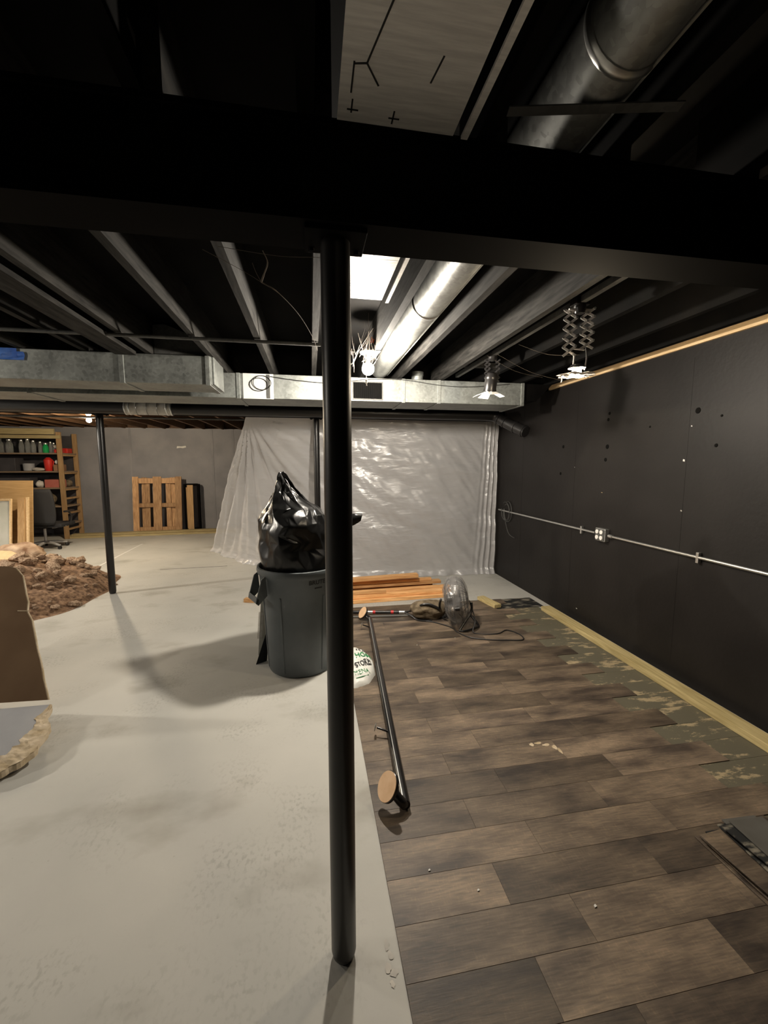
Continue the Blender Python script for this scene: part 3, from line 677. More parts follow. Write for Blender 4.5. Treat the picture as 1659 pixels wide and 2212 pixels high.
MB().box(2.448, 2.456, 3.107, 3.218, .849, .946).build('cover_plate', 'galv_dull', ob, bev=.004)
for y in (3.138, 3.19):
    for z in (.873, .922):
        MB().lathe([(.019, 0), (.019, .004), (.017, .006)], 16, orient((2.448, y, z), (-1, 0, 0))).build('socket_face', 'white', ob, smooth=True)
wc = MB()
for k, (r1, r2, dy, dz) in enumerate(((.10, .13, 0, 0), (.085, .115, .03, -.02), (.11, .12, .05, .0))):
    wc.tube([(2.485 - .006 * k, 4.93 + dy + r1 * math.cos(a), .90 + dz + r2 * math.sin(a)) for a in [6.283 * j / 24 + 1 for j in range(22)]], .0042, 6)
wc.tube(bez([(2.485, 5.05, .93), (2.48, 5.0, .80), (2.48, 4.9, .64), (2.48, 4.80, .60), (2.48, 4.72, .595)], 5), .0042, 6)
tag(wc.build('wire_coil', 'galv_dull', None, smooth=True), 'loose coil of thin grey wire hanging at the conduit end', 'wire')

# ---------------------------------------------------------------- plastic sheet
BP = [Vector(p) for p in ((2.488, 5.27, 0), (1.4, 5.36, 0), (.5, 5.43, 0), (.09, 5.53, 0), (-.40, 5.82, 0), (-.77, 6.2, 0), (-1.3, 6.95, 0), (-1.745, 7.63, 0))]
BPs = bez(BP, 10)
acc = [0]
for a, b in zip(BPs, BPs[1:]): acc.append(acc[-1] + (b - a).length)
def bpath(u):
    s = u * acc[-1]
    for i in range(len(acc) - 1):
        if acc[i + 1] >= s:
            t = (s - acc[i]) / max(1e-9, acc[i + 1] - acc[i]); return BPs[i].lerp(BPs[i + 1], t)
    return BPs[-1]
def sheet(u, v):
    b = bpath(u); t = Vector((2.488 - 3.26 * u ** 1.0, 5.285 + .12 * max(0, u - .85) / .15, ZB + .02))
    p = t.lerp(b, v)
    tan = bpath(min(1, u + .01)) - bpath(max(0, u - .01)); tan.normalize(); n = Vector((-tan.y, tan.x, 0)) * -1
    if n.y > 0: n = -n
    hx_ = (1 - u) * 3.6; hz = v * 2.05
    phi = math.atan2(hx_, hz + .02); rad = math.hypot(hx_, hz)
    fold = math.sin(phi * 34 + 2.2 * noise.noise((phi * 6, rad * .8, 1))) * math.exp(-phi * .9) * min(1, rad * 1.6) * .036
    fold += math.sin(phi * 75 + 3 * noise.noise((phi * 9, rad, 7))) * math.exp(-phi * .9) * min(1, rad * 2) * .016
    q = Vector((p.x * 1.0 + p.z * .9, p.z * .6 - p.x * .4, 3.0))
    wr_ = (noise.noise(q * Vector((9, 3, 1)).x * .55) * .012 + noise.noise((p.x * 9 + p.z * 7, p.z * 2.5, 2)) * .010 + noise.noise((p.x * 21 + p.z * 14, p.z * 7, 5)) * .004)
    wr_ *= min(1, v * 6 + .2)
    edge = max(0, 1 - u / .07)                     # gathers by the right wall
    wr_ += edge * math.sin(u * 420) * .02
    d = fold + wr_ + .03 * math.sin(u * 9) * v * (1 - v) * 4
    if v > .965: d += (v - .965) * 2.2 * (.6 + .8 * noise.noise((u * 40, 0, 3)))
    p += n * d
    if u < .05: p.x = min(p.x, 2.492)
    if v > .98: p.z = max(0.004, p.z + .012 * noise.noise((u * 50, 1, 1)))
    return p
mb = MB(); mb.grid(sheet, 330, 120)
tag(mb.build('plastic_sheet', 'poly', None, smooth=True), 'tall sheet of milky clear plastic hung from the far beam to the floor', 'plastic sheet')

# ---------------------------------------------------------------- rubbish bin and bag
cx, cy = -.095, 3.065
can = thing('rubbish_bin', (cx, cy, 0), 'tall slate grey plastic rubbish bin with side handles', 'bin')
T = Matrix.Translation((cx, cy, 0))
MB().lathe([(.205, 0.0), (.235, .008), (.243, .03), (.262, .42), (.272, .60), (.279, .61), (.288, .715), (.300, .73), (.306, .755), (.302, .775), (.290, .778), (.284, .765), (.272, .60), (.232, .03), (.05, .025)], 64, T).build('body', 'grey_can', can, smooth=True)
for a in (-118, -52, 12, 75, 140, 200):
    d = Vector((math.cos(R(a)), math.sin(R(a)), 0)); p = Vector((cx, cy, 0))
    MB().bar(p + d * .2425 + Vector((0, 0, .035)), p + d * .272 + Vector((0, 0, .59)), .014, .008, d).build('rib', 'grey_can', can, bev=.003)
for ang in (205, 25):
    d = Vector((math.cos(R(ang)), math.sin(R(ang)), 0)); q = Vector((-d.y, d.x, 0)); p = Vector((cx, cy, 0))
    h = MB()
    for s in (-1, 1):
        a0 = p + d * .285 + q * (.085 * s)
        h.prism([a0 + Vector((0, 0, .74)), a0 + d * .03 + Vector((0, 0, .72)), a0 + d * .075 + Vector((0, 0, .56)), a0 + d * .055 + Vector((0, 0, .54)), a0 + d * -.01 + Vector((0, 0, .60))], q * (.012 * -s))
    h.prism([p + d * .335 + q * -.085 + Vector((0, 0, .54)), p + d * .36 + q * -.085 + Vector((0, 0, .56)), p + d * .352 + q * -.085 + Vector((0, 0, .60)), p + d * .332 + q * -.085 + Vector((0, 0, .585))], q * .17)
    h.build('handle', 'grey_can', can, bev=.004)
def on_can(txt, size, z, a0, bold=0):
    vs, fs = letters(txt, size, bold); wd = max(v.x for v in vs); out = []
    for v in vs:
        r = .2845 if z > .61 else .27
        r = .2805 + (z + v.y - .61) * .085
        a = a0 + (v.x - wd / 2) / r
        out.append(Vector((cx + r * math.cos(a), cy + r * math.sin(a), z + v.y)))
    return MB().add(out, fs)
on_can('BRUTE', .042, .685, R(-64), .001).build('lettering', 'print', can)
on_can('\u2014', .05, .645, R(-62), .003).build('printed_mark', 'print', can)

prof = [(.62, .20, 0, 0), (.74, .262, 0, 0), (.80, .262, 0, 0), (.88, .262, -.005, 0), (.95, .258, -.01, 0), (1.02, .270, -.01, 0), (1.09, .268, -.008, 0), (1.15, .232, -.015, 0), (1.20, .185, -.035, 0), (1.25, .135, -.065, 0), (1.29, .092, -.085, 0), (1.33, .062, -.098, 0), (1.37, .044, -.10, .01), (1.41, .026, -.112, .01), (1.445, .006, -.125, .01)]
random.seed(21)
NU, NV = 32, 17
def bag_prof(v):
    q = v * (len(prof) - 1); i = min(len(prof) - 2, int(q)); t = q - i
    return [a + (b - a) * t for a, b in zip(prof[i], prof[i + 1])]
jit = {}
def bagf(u, v):
    ju, jv = round(u * NU) % NU, round(v * (NV - 1))
    if (ju, jv) not in jit: jit[ju, jv] = (random.uniform(-1, 1), random.uniform(-1, 1), random.uniform(-1, 1))
    a_, b_, c_ = jit[ju, jv]
    z, r, ox, oy = bag_prof(v)
    e = min(1, max(0, (z - .76) / .10)) * min(1, r / .08)
    a = 6.283185 * u + (.085 * a_ + (.5 if jv % 2 else 0) * 6.283 / NU) * e
    z += .013 * b_ * e
    fold = math.sin(a * 4 + z * 9 + 1.5 * noise.noise((math.cos(a) * 1.5, math.sin(a) * 1.5, z * 3))) * .014
    big = noise.noise((math.cos(a) * 1.3 + 4, math.sin(a) * 1.3, z * 3.2)) * .05
    rr = r + e * (.011 * c_ + fold * 1.2 + big + .010 * math.sin(a * 9 + z * 4) * max(0, 1 - abs(z - .9) / .18))
    da = (a + math.pi) % (2 * math.pi) - math.pi
    rr += .045 * math.exp(-((abs(da) - math.pi + .35) / .5) ** 2) * math.exp(-((z - 1.08) / .07) ** 2)
    return Vector((cx + ox + math.cos(a) * rr, cy + oy + math.sin(a) * rr * (1 if z < 1.2 else .85), z))
mb = MB(); mb.grid(bagf, NU, NV, True)
tri = []
for q in mb.f:
    tri += [(q[0], q[1], q[2]), (q[0], q[2], q[3])] if random.random() < .5 else [(q[0], q[1], q[3]), (q[1], q[2], q[3])]
mb.f = tri
bg = tag(mb.build('rubbish_bag', 'bag', None), 'bulging glossy black bin bag tied to a peak, stuffed in the bin', 'bag')
for p in bg.data.polygons: p.use_smooth = True
cr = bg.data.attributes.new('crease_edge', 'FLOAT', 'EDGE')
for k in range(len(cr.data)): cr.data[k].value = random.choice((0, 0, .35, .6, .8))
k = bg.modifiers.new('film', 'SUBSURF'); k.levels = 3; k.render_levels = 3
er = MB()
def earf(u, v):
    a = 6.283 * u; q = math.sin(math.pi * min(.97, v * .72 + .1)); t = v
    r = .05 * q * (1 + .25 * noise.noise((math.cos(a) * 2, math.sin(a) * 2, v * 3)))
    c = Vector((.12 + .245 * t, cy - .03, 1.055 + .055 * t))
    return c + Vector((.25 * r * math.sin(a), .55 * r * math.cos(a), r * math.sin(a)))
er.grid(earf, 18, 12, True); er.build('tied_ear', 'bag', bg, smooth=True)
fl = MB()
fl.grid(lambda u, v: Vector((cx - .105 + .155 * v + .012 * math.sin(u * 9), cy - .01 - .03 * (u - .5) + .02 * v, 1.435 - .21 * v + (.03 * u - .01) * (1 - v) + .012 * noise.noise((u * 5, v * 6, 2)))), 10, 20)
fl.build('top_flap', 'bag', bg, smooth=True, solid=.002)
# bits leaning behind the bin at left
lw = thing('leaning_strip', (-.41, 3.17, 0), 'narrow black-edged strip with crumpled clear wrap leaning behind the bin', 'strip')
MB().prism([(-.435, 3.10, 0), (-.37, 3.14, 0), (-.345, 3.22, .26)], (.01, .012, 0)).build('black_strip', 'black_plastic', lw)
MB().bar((-.405, 3.22, .02), (-.375, 3.28, .50), .05, .02, (0, 1, 0)).build('board', 'panel_white', lw)
MB().bar((-.415, 3.205, .16), (-.40, 3.23, .36), .035, .014, (0, 1, 0)).build('wrap', 'film', lw)
tag(MB().bar((-.74, 4.62, .022), (-.2, 4.45, .022), .06, .04).build('pine_offcut', 'lumber_x', None), 'short orange pine offcut lying behind the bin at left', 'board')

# ---------------------------------------------------------------- lumber on the floor
def board(p, q, wd, ht, label, m='lumber_x', up=(0, 0, 1), group=None, name='pine_board'):
    return tag(MB().bar(p, q, wd, ht, up).build(name, m, None, bev=.003), label, 'board', group)
board((-.35, 4.335, .020), (1.50, 4.425, .020), .089, .038, 'lowest front pine board of the loose pile, flat on the floor')
board((-.20, 4.365, .0595), (1.46, 4.455, .0595), .070, .037, 'pine board lying directly on the lowest front one in the pile')
board((-.3, 4.375, .0985), (.80, 4.425, .0985), .05, .036, 'short pine board ending midway on top of the front pair')
board((-.4, 4.475, .020), (1.62, 4.58, .020), .089, .038, 'pine board flat on the floor in the middle of the pile')
board((-.3, 4.485, .0595), (1.60, 4.60, .0595), .080, .037, 'second-layer pine board in the middle of the pile')
board((-.35, 4.66, .020), (1.50, 4.73, .020), .089, .038, 'rearmost pine board flat on the floor behind the pile')
board((-.35, 4.66, .0595), (1.42, 4.73, .0595), .085, .037, 'second-layer pine board at the rear of the pile')
board((-.35, 4.64, .0985), (1.52, 4.71, .0985), .085, .037, 'orange pine board showing its end behind the raised top one')
board((-.3, 4.635, .137), (1.40, 4.69, .137), .05, .036, 'thin pine strip on the pile under the topmost board')
board((-.3, 4.60, .175), (1.22, 4.64, .205), .089, .038, 'topmost pine board tilted upward with a dark cut end')
board((1.84, 4.235, .0255), (1.905, 3.93, .0255), .085, .038, 'short pale pine block lying alone near the right wall', 'lumber_y', name='pine_block')
board((2.37, 3.80, .026), (2.37, -.6, .026), .10, .044, 'long yellowish treated board lying along the base of the right wall', 'lumber_y', name='treated_board')
board((-4.95, 9.36, .020), (-1.55, 9.62, .020), .12, .040, 'lower front yellow board lying before the far wall', 'treated_x', name='treated_board')
board((-5.0, 9.50, .020), (-1.55, 9.76, .020), .12, .040, 'lower rear yellow board lying before the far wall', 'treated_x', name='treated_board')
board((-4.85, 9.42, .062), (-1.6, 9.70, .062), .15, .040, 'upper yellow board lying on two others before the far wall', 'treated_x', name='treated_board')

# ---------------------------------------------------------------- fan, duster, handrail, shop bag
fx, fy, fz, fr_ = 1.305, 3.55, .262, .20
fan = thing('floor_fan', (fx, fy, 0), 'round wire-caged floor fan turned edge-on, on a black tube stand', 'fan')
ax = Vector((.93, -.30, .16)).normalized(); MX = orient((fx, fy, fz), ax, (0, 0, 1))
def onfan(r, a, z): return MX @ Vector((r * math.cos(a), r * math.sin(a), z))
for sgn in (-1, 1):
    for rr, zz in ((fr_, .03), (fr_ * .86, .068), (fr_ * .62, .092), (fr_ * .32, .10)):
        MB().tube([onfan(rr, 6.283 * k / 36, sgn * zz) for k in range(36)], .003, 5, closed=True).build('cage_ring', 'cage', fan, smooth=True)
    for k in range(20):
        a = 6.283 * k / 20
        MB().tube([onfan(r, a + (.25 if sgn > 0 else 0), sgn * z) for r, z in ((fr_ * .28, .101), (fr_ * .62, .093), (fr_ * .86, .069), (fr_ * .97, .045), (fr_, .02))], .0024, 4).build('cage_wire', 'cage', fan)
    MB().lathe([(fr_ * .30, 0), (fr_ * .28, sgn * .008), (.01, sgn * .01)], 24, MX @ Matrix.Translation((0, 0, sgn * .1))).build('hub_badge', 'cage', fan, smooth=True)
MB().lathe([(fr_ + .003, -.03), (fr_ + .006, 0), (fr_ + .003, .03)], 40, MX, cap=False).build('shroud_band', 'film', fan, smooth=True, solid=.002)
MB().lathe([(.02, -.09), (.05, -.085), (.055, -.02), (.03, .01), (.02, .05)], 20, MX).build('motor', 'black_plastic', fan, smooth=True)
for k in range(3):
    a0 = 2.094 * k + .4
    MB().grid(lambda u, v: onfan(.03 + .145 * v, a0 + (u - .5) * (1.1 + .3 * v), .02 + (u - .5) * .05), 6, 6).build('blade', 'blade', fan, smooth=True, solid=.002)
def plastic_wrap(u, v):
    a = 6.283 * u; zz = (v - .5) * .23; r = (fr_ + .012) * (1 - .55 * abs(2 * v - 1) ** 3.5) * (1 + .10 * noise.noise((math.cos(a) * 4, math.sin(a) * 4, v * 4)) + .04 * noise.noise((math.cos(a) * 11, math.sin(a) * 11, v * 9)))
    return onfan(r, a, zz)
mb = MB(); mb.grid(plastic_wrap, 72, 16, True); mb.build('plastic_wrap', 'film', fan, smooth=True)
st = bez([(fx - .02, fy + .34, .012), (fx - .06, fy + .27, .05), (fx - .12, fy + .12, .17), (fx - .13, fy + .05, .25)], 5)
MB().tube(st, .011, 8).build('stand_leg', 'black_plastic', fan, smooth=True)
st = bez([(fx + .13, fy - .05, .24), (fx + .12, fy - .07, .16), (fx + .02, fy - .12, .05), (fx - .01, fy - .14, .014), (fx + .04, fy - .15, .012), (fx + .15, fy - .10, .012), (fx + .20, fy - .06, .014), (fx + .18, fy + .02, .06), (fx + .13, fy + .06, .12)], 5)
MB().tube(st, .012, 8).build('stand_leg', 'black_plastic', fan, smooth=True)
MB().lathe([(.018, -.02), (.018, .02)], 12, MX @ Matrix.Translation((-.02, fr_ + .01, .0))).build('pivot_knob', 'black_plastic', fan, smooth=True)
MB().tube(bez([(fx + .12, fy - .02, .25), (fx + .14, fy - .12, .10), (fx + .10, fy - .20, .012), (1.60, 3.30, .011), (1.72, 3.36, .011), (1.79, 3.25, .011), (1.76, 3.14, .011), (1.62, 3.16, .011), (1.48, 3.19, .011), (1.34, 3.26, .011), (1.27, 3.38, .011), (1.24, 3.52, .011), (1.12, 3.66, .011), (1.0, 3.72, .011)], 6), .0055, 7).build('power_cord', 'rubber_black', fan, smooth=True)

du = thing('pole_duster', (.8, 3.9, 0), 'black pole with red bands ending in a dusty brown bundle', 'duster')
p0, p1 = Vector((.16, 4.06, .026)), Vector((.92, 3.905, .034))
MB().tube([p0, p1], .016, 12).build('pole', 'black_plastic', du, smooth=True)
for t in (.56, .795):
    a = p0.lerp(p1, t); b = p0.lerp(p1, t + .035); MB().tube([a, b], .0175, 12).build('red_band', 'red', du, smooth=True)
a = p0.lerp(p1, .5); b = p0.lerp(p1, .56); MB().tube([a, b], .0172, 12).build('steel_collar', 'steel', du, smooth=True)
a = p0.lerp(p1, .90); b = p0.lerp(p1, .98); MB().tube([a, b], .0172, 12).build('steel_collar', 'steel', du, smooth=True)
MB().tube([(.05, 3.95, .017), (.93, 3.86, .017)], .009, 8).build('lower_rod', 'steel', du, smooth=True)
def fuzz(u, v):
    a = 6.283 * u; b = math.pi * v; n = 1 + .16 * noise.noise((math.cos(a) * 2, math.sin(a) * 2, v * 4)) + .07 * noise.noise((math.cos(a) * 8, math.sin(a) * 8, v * 12))
    z = math.sin(b) ** .6 * math.sin(a) * .095 * n
    return Vector((1.115 - .175 * math.cos(b) * (1 + .1 * math.sin(a)), 3.80 + math.sin(b) ** .6 * math.cos(a) * .10 * n, max(.008, .085 + z)))
mb = MB(); mb.grid(fuzz, 48, 30, True); mb.build('brown_bundle', 'brown_fuzz', du, smooth=True)
MB().tube(bez([(.90, 3.905, .036), (.98, 3.82, .09), (1.02, 3.74, .155), (1.10, 3.72, .165), (1.20, 3.70, .12)], 5), .012, 8).build('frame_arm', 'black_plastic', du, smooth=True)
MB().tube(bez([(.90, 3.90, .034), (.95, 3.80, .03), (.99, 3.73, .012), (1.06, 3.70, .012), (1.12, 3.695, .012)], 5), .010, 8).build('frame_arm', 'black_plastic', du, smooth=True)
MB().tube(bez([(1.22, 3.86, .15), (1.275, 3.80, .11), (1.285, 3.74, .05), (1.25, 3.71, .03)], 5), .010, 8).build('strap', 'black_plastic', du, smooth=True)

hr = thing('handrail', (.45, 2.7, 0), 'long black handrail lying on the planks with a tan disc at each end', 'handrail')
A, B = Vector((.375, 1.60, .033)), Vector((.530, 3.80, .033))
u_ = (B - A).normalized(); s_ = Vector((u_.y, -u_.x, 0))
MB().tube([A, B], .0235, 20).build('rail', 'rail', hr, smooth=True)
MB().bar(A + Vector((-.008, 0, .0225)), B + Vector((-.008, 0, .0225)), .004, .002).build('groove_highlight', 'steel', hr)  # bright strip paints the highlight line along the rail's groove
nd = Vector((-.80, -.22, .56)).normalized()
for P0, c, r in ((A, Vector((.300, 1.625, .112)), .062), (B, Vector((.470, 3.86, .075)), .06)):
    pth = bez([P0 + u_ * (.03 if P0 is A else -.03), P0 + Vector((-.012, .0, .012)), c - nd * .018], 5)
    MB().tube(pth, .021, 14).build('return_elbow', 'rail', hr, smooth=True)
    ds = MB().lathe([(r, -.012), (r, -.002), (r * .97, 0)], 32, orient(c, nd)).build('end_flange', 'rail', hr, smooth=True)
    MB().lathe([(r * .965, .0), (r * .96, .003)], 32, orient(c, nd)).build('bare_wood_face', 'cork', ds, smooth=True)
for y in (2.09, 3.57):
    c = A + u_ * ((y - A.y) / u_.y)
    MB().tube(bez([c, c + Vector((-.035, .01, .012)), c + Vector((-.075, .03, .02))], 4), .006, 8).build('bracket_arm', 'rail', hr, smooth=True)
    MB().lathe([(.02, 0), (.022, .004), (.008, .008)], 14, orient(c + Vector((-.082, .032, .021)), (-1, .3, .2))).build('bracket_cup', 'steel', hr, smooth=True)

# white carrier bag slumped against the rail, printed
bgx, bgy = .268, 2.865
def bag_h(x, y):
    d = math.hypot((x - bgx) / .168, (y - bgy) / .235); h = max(0, 1 - d ** 3)
    return .008 + (.085 + .05 * (x - bgx + y - bgy) / .3) * h ** .55 + (.016 * noise.noise((x * 14, y * 14, 3)) + .010 * (1 - 2 * abs(noise.noise((x * 11, y * 17, 8))))) * min(1, h * 3)
def bagw(u, v):
    a = 6.283 * u; r = v * (1 + .10 * noise.noise((math.cos(a) * 2.2, math.sin(a) * 2.2, 4)) + .05 * noise.noise((math.cos(a) * 6, math.sin(a) * 6, 4)))
    x, y = bgx + .168 * r * math.cos(a), bgy + .235 * r * math.sin(a)
    return Vector((x, y, bag_h(x, y) if v < .999 else .0065))
mb = MB(); mb.grid(bagw, 64, 22, True)
wb = tag(mb.build('carrier_bag', 'bag_white', None, smooth=True), 'crumpled white carrier bag with green and black print beside the handrail', 'bag')
def on_bag(txt, size, x, y, rot, m, ys=1.0, bold=0.0):
    vs, fs = letters(txt, size, bold); c, s = math.cos(R(rot)), math.sin(R(rot)); out = []
    for v in vs:
        px, py = x + v.x * c - v.y * s * ys, y + v.x * s + v.y * c * ys
        out.append(Vector((px, py, bag_h(px, py) + .003)))
    return MB().add(out, fs).build('lettering', m, wb)
on_bag('YOUR', .050, .298, 2.955, 2, 'print', 1.5, .0012)
on_bag('HOM', .052, .296, 2.865, 6, 'green', 1.6, .0012)
on_bag('STORE!', .037, .290, 2.760, 17, 'print', 1.7, .0012)
on_bag('MENA', .042, .272, 2.695, 14, 'green', 1.2, .000)
MB().bar((.28, 2.678, bag_h(.28, 2.678) + .003), (.37, 2.706, bag_h(.37, 2.706) + .003), .005, .002).build('underline', 'green', wb)

# loose stack of lifted planks in the near right corner
random.seed(11)
zc = .0075
names = ['lowest', 'second', 'third', 'fourth', 'fifth', 'sixth', 'seventh', 'topmost']
for k in range(8):
    ang = random.uniform(-5, 5) + 2; off = random.uniform(-.035, .035) + .004 * k
    rt = Matrix.Rotation(R(ang), 4, 'Z')
    c = Vector((1.505 + .07 + off + .012 * k, .955 + random.uniform(-.015, .015), zc))
    mb = MB(); mb.box(-.076, .076, -.305, .305, 0, .0055)
    mb.v = [Matrix.Translation(c) @ rt @ p for p in mb.v]
    o = mb.build('loose_plank', 'stack_top' if k in (7, 5) else ('glue' if k in (6, 4, 2) else 'vinyl'), None, bev=.001)
    tag(o, 'loose vinyl plank, %s in the stack at the near right corner' % names[k], 'plank', 'lifted vinyl planks in the stack')
    zc += .0095
# small crumbs on the floor
for k, (x, y) in enumerate(((.84, 3.20), (1.20, 3.28), (.37, 3.13), (.40, 1.32), (.55, 1.22), (.92, 1.1), (.10, 1.66))):
    zz = .0066 if x > .24 else .0005
    s = random.uniform(.006, .011)
    MB().prism([(x, y, zz), (x + s, y + s * .2, zz), (x + s * .8, y + s, zz), (x + .1 * s, y + s * .7, zz)], (0, 0, .003)).build('paint_crumb', 'chalk', floor)

# ---------------------------------------------------------------- drywall leaning at left
Bp, Tp = Vector((-1.60, 2.70, .075)), Vector((-1.955, 3.15, .806))
lft = Vector((-1, .05, 0)).normalized()
dw = thing('drywall_sheet', (-2.0, 2.75, 0), 'brown-backed drywall panel leaning at the left edge, chipped pale rim', 'drywall')
nrm_ = (Tp - Bp).cross(lft).normalized()
if nrm_.y > 0: nrm_ = -nrm_
E1 = [Bp + (Tp - Bp) * (k / 14) + Vector((.008 * noise.noise((k * 1.3, 0, 2)), 0, 0)) for k in range(15)]
E1[9] += Vector((-.02, 0, 0))
E1[-1] += Vector((-.03, 0, -.004)); 
out = E1 + [E1[-1] + Vector((.02, 0, .012)) * 0 + lft * .03 + (Tp - Bp) * .012] + [Tp + lft * d + (Tp - Bp) * (.012 + .01 * noise.noise((d * 9, 1, 1))) for d in (.2, .5, .9)] + [Bp + lft * d for d in (.9, .5, .2)]
MB().prism(out, -nrm_ * .012).build('gypsum_core', 'gypsum', dw)
MB().prism([p + nrm_ * .0008 for p in [q + lft * (.006 if i < 16 else 0) for i, q in enumerate(out)]], nrm_ * .001).build('backing_paper', 'kraft', dw)
ck = Bp + (Tp - Bp) * .645 + nrm_ * .0022
MB().bar(ck + lft * .0, ck + lft * .075 + Vector((0, 0, .004)), .006, .001, nrm_).build('tear', 'gypsum', dw)
# broken chunk of painted drywall under it
ch = thing('drywall_chunk', (-1.7, 2.3, 0), 'grey-painted broken drywall chunk with crumbled tan edge on the floor at left', 'drywall')
edge = [Vector((-1.478, 2.52, .135)), Vector((-1.455, 2.44, .118)), Vector((-1.405, 2.36, .10)), Vector((-1.395, 2.27, .083)), Vector((-1.40, 2.19, .066)), Vector((-1.44, 2.13, .055)), Vector((-1.50, 2.085, .047)), Vector((-1.60, 2.055, .042)), Vector((-1.75, 2.02, .036))]
edge = bez(edge, 5)
edge = [p + Vector((.012 * noise.noise(p * 30), .012 * noise.noise(p * 37 + Vector((3, 3, 3))), 0)) for p in edge]
back = [Vector((-2.3, 2.02, .036)), Vector((-2.3, 2.52, .14))]
MB().prism(edge + back, (0, 0, -.030)).build('gypsum_core', 'gypsum', ch)
inner = []
for i, p in enumerate(edge):
    d = Vector((-1.9, 2.36, .09)) - p; d.z = 0; d.normalize()
    wv = .010 + .095 * math.sin(math.pi * min(1, i / (len(edge) - 1))) * (1 + .5 * noise.noise((i * .6, 0, 0)))
    q = p + d * wv
    inner.append(q)
pl = lambda p: Vector((p.x, p.y, .036 + (p.y - 2.02) * .2 + .004))
MB().prism([pl(p) for p in inner + back], (0, 0, .0015)).build('painted_face', 'dry_grey', ch)
mb = MB()
mb.grid(lambda u, v: (lambda i, f: (edge[i].lerp(edge[min(i + 1, len(edge) - 1)], f).lerp(pl(inner[i].lerp(inner[min(i + 1, len(edge) - 1)], f)), v)) + Vector((0, 0, .006 * noise.noise((u * 26, v * 5, 1)) + .003 * noise.noise((u * 70, v * 12, 4)) + .003)))(min(int(u * (len(edge) - 1)), len(edge) - 2), u * (len(edge) - 1) - min(int(u * (len(edge) - 1)), len(edge) - 2)), 120, 12)
mb.build('crumbled_edge', 'gypsum', ch, smooth=True)
MB().prism([(-1.52, 2.10, .002), (-1.45, 2.17, .002), (-1.5, 2.4, .002), (-2.2, 2.4, .002), (-2.2, 2.05, .002)], (0, 0, .02)).build('under_scrap', 'dry_grey', ch)

# ---------------------------------------------------------------- rubble heap
random.seed(5)
def heap(x, y):
    a = (x + 3.55) / 1.12; b = (y - 5.25) / 1.30
    d = math.hypot(a, b)
    h = max(0, 1 - d * d) ** .9 * .36
    return h + (.05 * noise.noise((x * 3, y * 3, 0)) + .025 * noise.noise((x * 9, y * 9, 2))) * min(1, h * 8)
def heapf(u, v):
    a = 6.283 * u; r = v * (1.03 + .10 * noise.noise((math.cos(a) * 3, math.sin(a) * 3, 1)))
    x, y = -3.55 + 1.12 * r * math.cos(a), 5.25 + 1.30 * r * math.sin(a)
    return Vector((x, y, max(.001, heap(x, y)) if v < .999 else .0005))
mb = MB(); mb.grid(heapf, 110, 60, True)
tag(mb.build('debris_heap', 'soil', None), 'brown heap of crushed concrete debris beside the lone post', 'rubble', None, 'stuff')
protos = []
for k in range(7):
    bm = bmesh.new(); bmesh.ops.create_icosphere(bm, subdivisions=1, radius=1.0)
    for v in bm.verts:
        v.co *= 1 + .45 * noise.noise(v.co * 1.7 + Vector((k * 5, 0, 0))); v.co.z *= .65
    me = bpy.data.meshes.new('rubble_chunk'); bm.to_mesh(me); bm.free(); me.materials.append(M['rubble']); protos.append(me)
n = 0
while n < 210:
    x, y = random.uniform(-4.6, -2.35), random.uniform(4.0, 6.4)
    a, b = (x + 3.55) / 1.12, (y - 5.25) / 1.30
    if math.hypot(a, b) > 1.02 or (x < -4.0 and y < 4.9): continue
    s = random.choice((.035, .045, .05, .06, .075, .095)) * random.uniform(.8, 1.1)
    if math.hypot(a, b) > .8: s *= .6
    o = bpy.data.objects.new('rubble_chunk', random.choice(protos)); col.objects.link(o)
    o.location = (x, y, max(s * .35, heap(x, y) + s * .42)); o.scale = (s * random.uniform(.8, 1.4), s, s * random.uniform(.8, 1.2))
    o.rotation_euler = (random.uniform(-.4, .4), random.uniform(-.4, .4), random.uniform(0, 6.28))
    tag(o, 'brown chunk of broken concrete lying on the rubble heap', 'rubble', 'concrete chunks on the rubble heap')
    n += 1
# stout log and pale slab lying on top of the heap
mb = MB(); mb.prism([(-4.3, 5.6, .385), (-3.55, 5.5, .36), (-3.42, 5.62, .35), (-3.7, 5.82, .40), (-4.3, 5.95, .42)], (0, 0, .03))
tag(mb.build('pale_slab', 'sill', None, bev=.006), 'thin pale board fragment lying across the rubble heap top', 'board')

# ---------------------------------------------------------------- far left: pallets, panels, shelving, chair
def pallet(x0, x1, zt, label, m='pallet', nx=5):
    t = thing('pallet', ((x0 + x1) / 2, 9.8, .0), label, 'pallet'); yb, yt = 9.78, 9.96
    W_ = x1 - x0
    def P(x, z, o): return Vector((x, yb + (yt - yb) * z / zt * .6 - o, z))
    bw = .12
    for k, x in enumerate((x0 + .06, x0 + W_ * .28, x0 + W_ * .5, x0 + W_ * .72, x1 - .06)):
        wd = (.12, .10, .17, .10, .13)[k]
        z0, z1 = (.02, zt) if k in (0, 2, 4) else (.05, zt - .03)
        MB().bar(P(x, z0, .10 if k % 2 == 0 else .03), P(x + random.uniform(-.01, .01), z1, .10 if k % 2 == 0 else .03), wd, .022, (0, 1, 0)).build('slat', m, t)
    for z in (.09, zt * .5, zt - .09):
        MB().bar(P(x0 + .02, z, .07), P(x1 - .02, z, .07), .11 if z != zt * .5 else .085, .04, (0, 1, 0)).build('stringer', m, t)
    for x in (x0 + .2, x1 - .2, x0 + W_ * .5):
        MB().bar(P(x, .03, .0), P(x, zt - .02, .0), .10, .02, (0, 1, 0)).build('slat', m, t)
    return t
for o in ():
    pass
